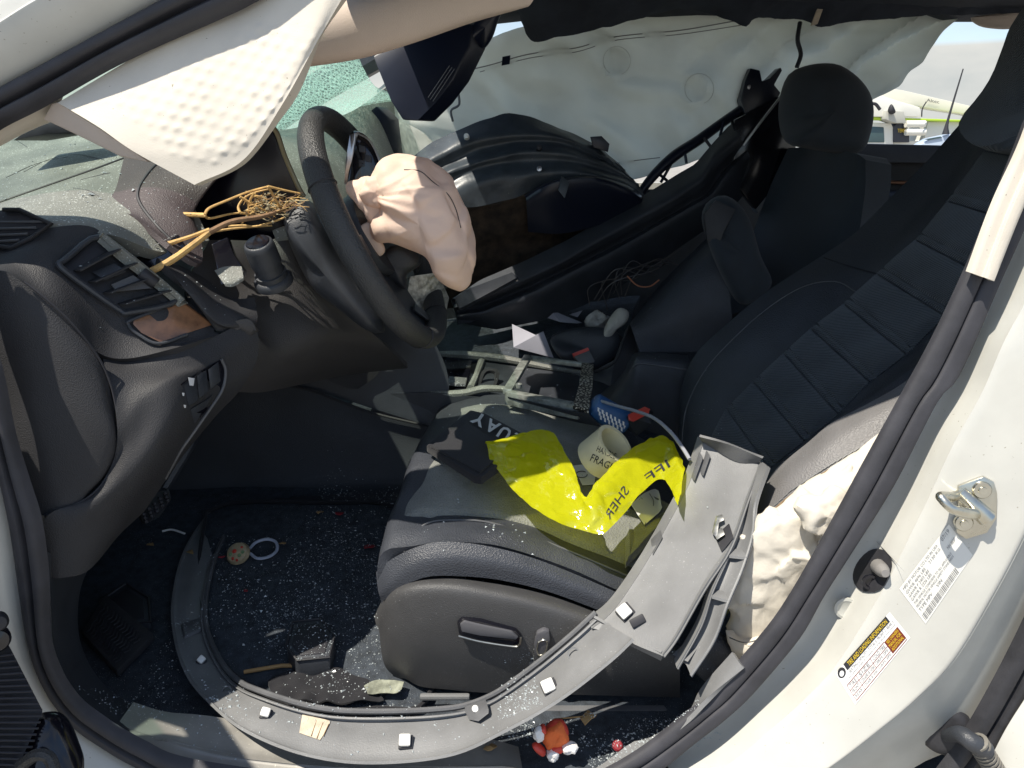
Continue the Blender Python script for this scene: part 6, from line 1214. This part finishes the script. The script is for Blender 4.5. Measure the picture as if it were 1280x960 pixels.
# ------------------------------------------------------------------ broken glass
SC.view_layers[0].update(); bpy.context.view_layer.update(); dg = bpy.context.evaluated_depsgraph_get()
gl = mat('glass_crumbs', (.45, .49, .5), .15, coat=.6, spec=.8)
def shards(name, areas, label, sizes):
    V = []; Fc = []
    for (x0, x1, y0, y1, ztop, zmin, zmax, n, clump) in areas:
        done = 0; tries = 0
        while done < n and tries < n * 6:
            tries += 1; x, y = rr.uniform(x0, x1), rr.uniform(y0, y1)
            if noise.noise(Vector((x * 9, y * 9, clump))) < rr.uniform(-.35, .35): continue
            h, loc, nn, _, ob_, _ = SC.ray_cast(dg, (x, y, ztop), (0, 0, -1))
            if h and ob_.name.split('.')[0] in ('yellow_film', 'pouch_body', 'pouch_flap', 'airbag', 'spray_can', 'toy_body', 'rim', 'clip_cap'): continue
            if not h or not (zmin < loc.z < zmax): continue
            done += 1; r = sizes[0] + (sizes[1] - sizes[0]) * rr.random() ** 3; b = len(V)
            Rm = Matrix.Rotation(rr.uniform(0, 6.3), 3, 'Z') @ Matrix.Rotation(rr.uniform(-.6, .6), 3, 'X')
            el = rr.uniform(.6, 2.2)
            for q in ((1 * el, 0, .2), (-.5, .8, .1), (-.6, -.7, .3), (0, 0, 1.0)): V.append(loc + Rm @ (Vector(q) * r) + Vector((0, 0, r * .1)))
            Fc += [(b, b + 1, b + 3), (b + 1, b + 2, b + 3), (b + 2, b, b + 3), (b, b + 2, b + 1)]
    o = mk(name, V, Fc, gl, None, smooth=False, label=label, cat='broken glass', kind='stuff')
shards('glass_crumbs', [(-.62, -.12, .10, .62, .60, .3, .5, 3200, 1), (-.45, -.05, .30, .85, .62, .3, .55, 2600, 2), (-.02, .3, .07, .20, .5, .3, .46, 2600, 3), (-.55, 0, .05, .14, .6, .3, .5, 200, 4), (-.15, .45, .22, .85, .95, .55, .8, 260, 6)], 'broken glass crumbs scattered over the floor, sill and seat', (.0005, .0021))
shards('glass_chunks', [(-.5, -.1, .12, .6, .6, .3, .5, 70, 11), (.0, .3, .07, .18, .5, .3, .46, 40, 12), (-.1, .25, .25, .5, .95, .55, .7, 24, 13), (-.9, -.5, .3, .7, 1.32, .95, 1.3, 24, 14)], 'larger pale green glass chunks among the crumbs', (.0022, .0038))
shards('glass_dust', [(-1.0, -.35, .2, .9, 1.34, .95, 1.3, 1500, 5), (-.2, .4, .86, 1.2, .95, .55, .85, 160, 8)], 'glass dust scattered over the dashboard and console', (.0005, .0018))

# ------------------------------------------------------------------ outside: bucket truck, fence of the lot
bt = thing('bucket_truck', 'white bucket truck with raised boom parked beyond the far rear window', 'truck', (13, 25, 0))
Yt = 25.0
def TY(l, y=Yt): return [P(u, v, y) for u, v in l]
def tslab(name, l, m, d=1.8, y=Yt, par=bt, bev=.03): return slab(name, TY(l, y), (0, d, 0), m, par, bev=bev)
tslab('cab', [(1040, 200), (1040, 168), (1060, 158), (1084, 153), (1114, 154), (1117, 160), (1117, 215), (1040, 215)], M['truck'])
tslab('cab_window', [(1060, 178), (1064, 162), (1086, 158), (1105, 159), (1106, 178)], M['glass_dk'], .05, Yt - .03)
tslab('equipment_box', [(1117, 178), (1117, 158), (1122, 153), (1134, 155), (1137, 170), (1137, 178)], mat('box_dark', (.03, .035, .05), .5), 1.2, Yt - .05)
qt = [P(1122, 165.5, Yt - .12), P(1134, 165.5, Yt - .12), P(1134, 161, Yt - .12), P(1122, 161, Yt - .12)]
a_, f_ = text2d('TEREX'); mk('box_lettering', [qt[0] + (qt[1] - qt[0]) * x + (qt[3] - qt[0]) * y for x, y in a_], f_, M['yellow_print'], bt, smooth=False, recalc=False)
for v in (155, 165): 
    a, b = P(1132, v, Yt - .2), P(1156, v, Yt - .2)
    tube('pipe', [a, b], .11, M['truck'], bt, seg=14)
tslab('service_body', [(1117, 176), (1155, 176), (1160, 152), (1230, 152), (1230, 215), (1117, 215)], M['truck'], 1.8, Yt + .1)
tslab('lime_rail', [(1086, 146), (1230, 150.5), (1230, 153), (1086, 150)], M['lime'], .3, Yt - .1)
tslab('boom', [(1050, 104), (1110, 110), (1130, 113), (1216, 133), (1290, 152), (1290, 166), (1210, 143), (1140, 132), (1110, 130), (1050, 128)], M['boom'], .6, Yt + .3)
tslab('lower_boom', [(1098, 118), (1122, 126), (1150, 134), (1152, 146), (1086, 146), (1086, 128)], M['truck'], .6, Yt - .2)
tslab('hydraulic_body', [(1108, 138), (1130, 139), (1133, 154), (1120, 154), (1106, 149)], mat('boom_grey', (.45, .45, .4), .5), .6, Yt - .4)
puff('valve_block', TY([(1110, 138), (1114, 130), (1118, 136), (1119, 141), (1113, 143)], Yt - .5), M['ink'], bt, front=.1, back=.1, n=20, rings=6)
tube('hose', TY([(1086, 130), (1094, 130), (1100, 137)], Yt - .5), .05, M['ink'], bt, seg=8)
tube('hose', TY([(1152, 146), (1153, 136), (1158, 127)], Yt - .5), .02, M['ink'], bt, seg=6)
qt = [P(1158.5, 127, Yt + .25), P(1174, 129.5, Yt + .25), P(1174, 125.5, Yt + .25), P(1158.5, 123, Yt + .25)]
a_, f_ = text2d('Altec'); mk('boom_lettering', [qt[0] + (qt[1] - qt[0]) * x + (qt[3] - qt[0]) * y for x, y in a_], f_, M['ink'], bt, smooth=False, recalc=False)
for u in (1080, 1200): lathe('wheel', Vector((P(u, 200, Yt - .1).x, Yt - .1, .5)), (0, -1, 0), [(0, .02), (.25, .02), (.28, .1), (.5, .1), (.5, -.3)], M['rubber'], bt, seg=24)
cr = thing('parked_car', 'pale blue parked car with a tall whip antenna beyond the rear window', 'car', (9, 13, 0))
Yc = 13.0
slab('roof', TY([(1150, 181), (1164, 173), (1190, 167.5), (1240, 166), (1300, 170), (1330, 190), (1330, 240), (1140, 240)], Yc), (0, .3, 0), mat('pale_blue_paint', (.45, .52, .62), .3, coat=.5), cr, bev=.05)
slab('rear_glass', TY([(1156, 174), (1176, 170.5), (1178, 172), (1160, 175)], Yc - .02), (0, .05, 0), M['glass_dk'], cr)
tube('antenna', TY([(1182, 168), (1185, 150), (1204, 86)], Yc), [.06, .02, .01], M['ink'], cr, seg=6)
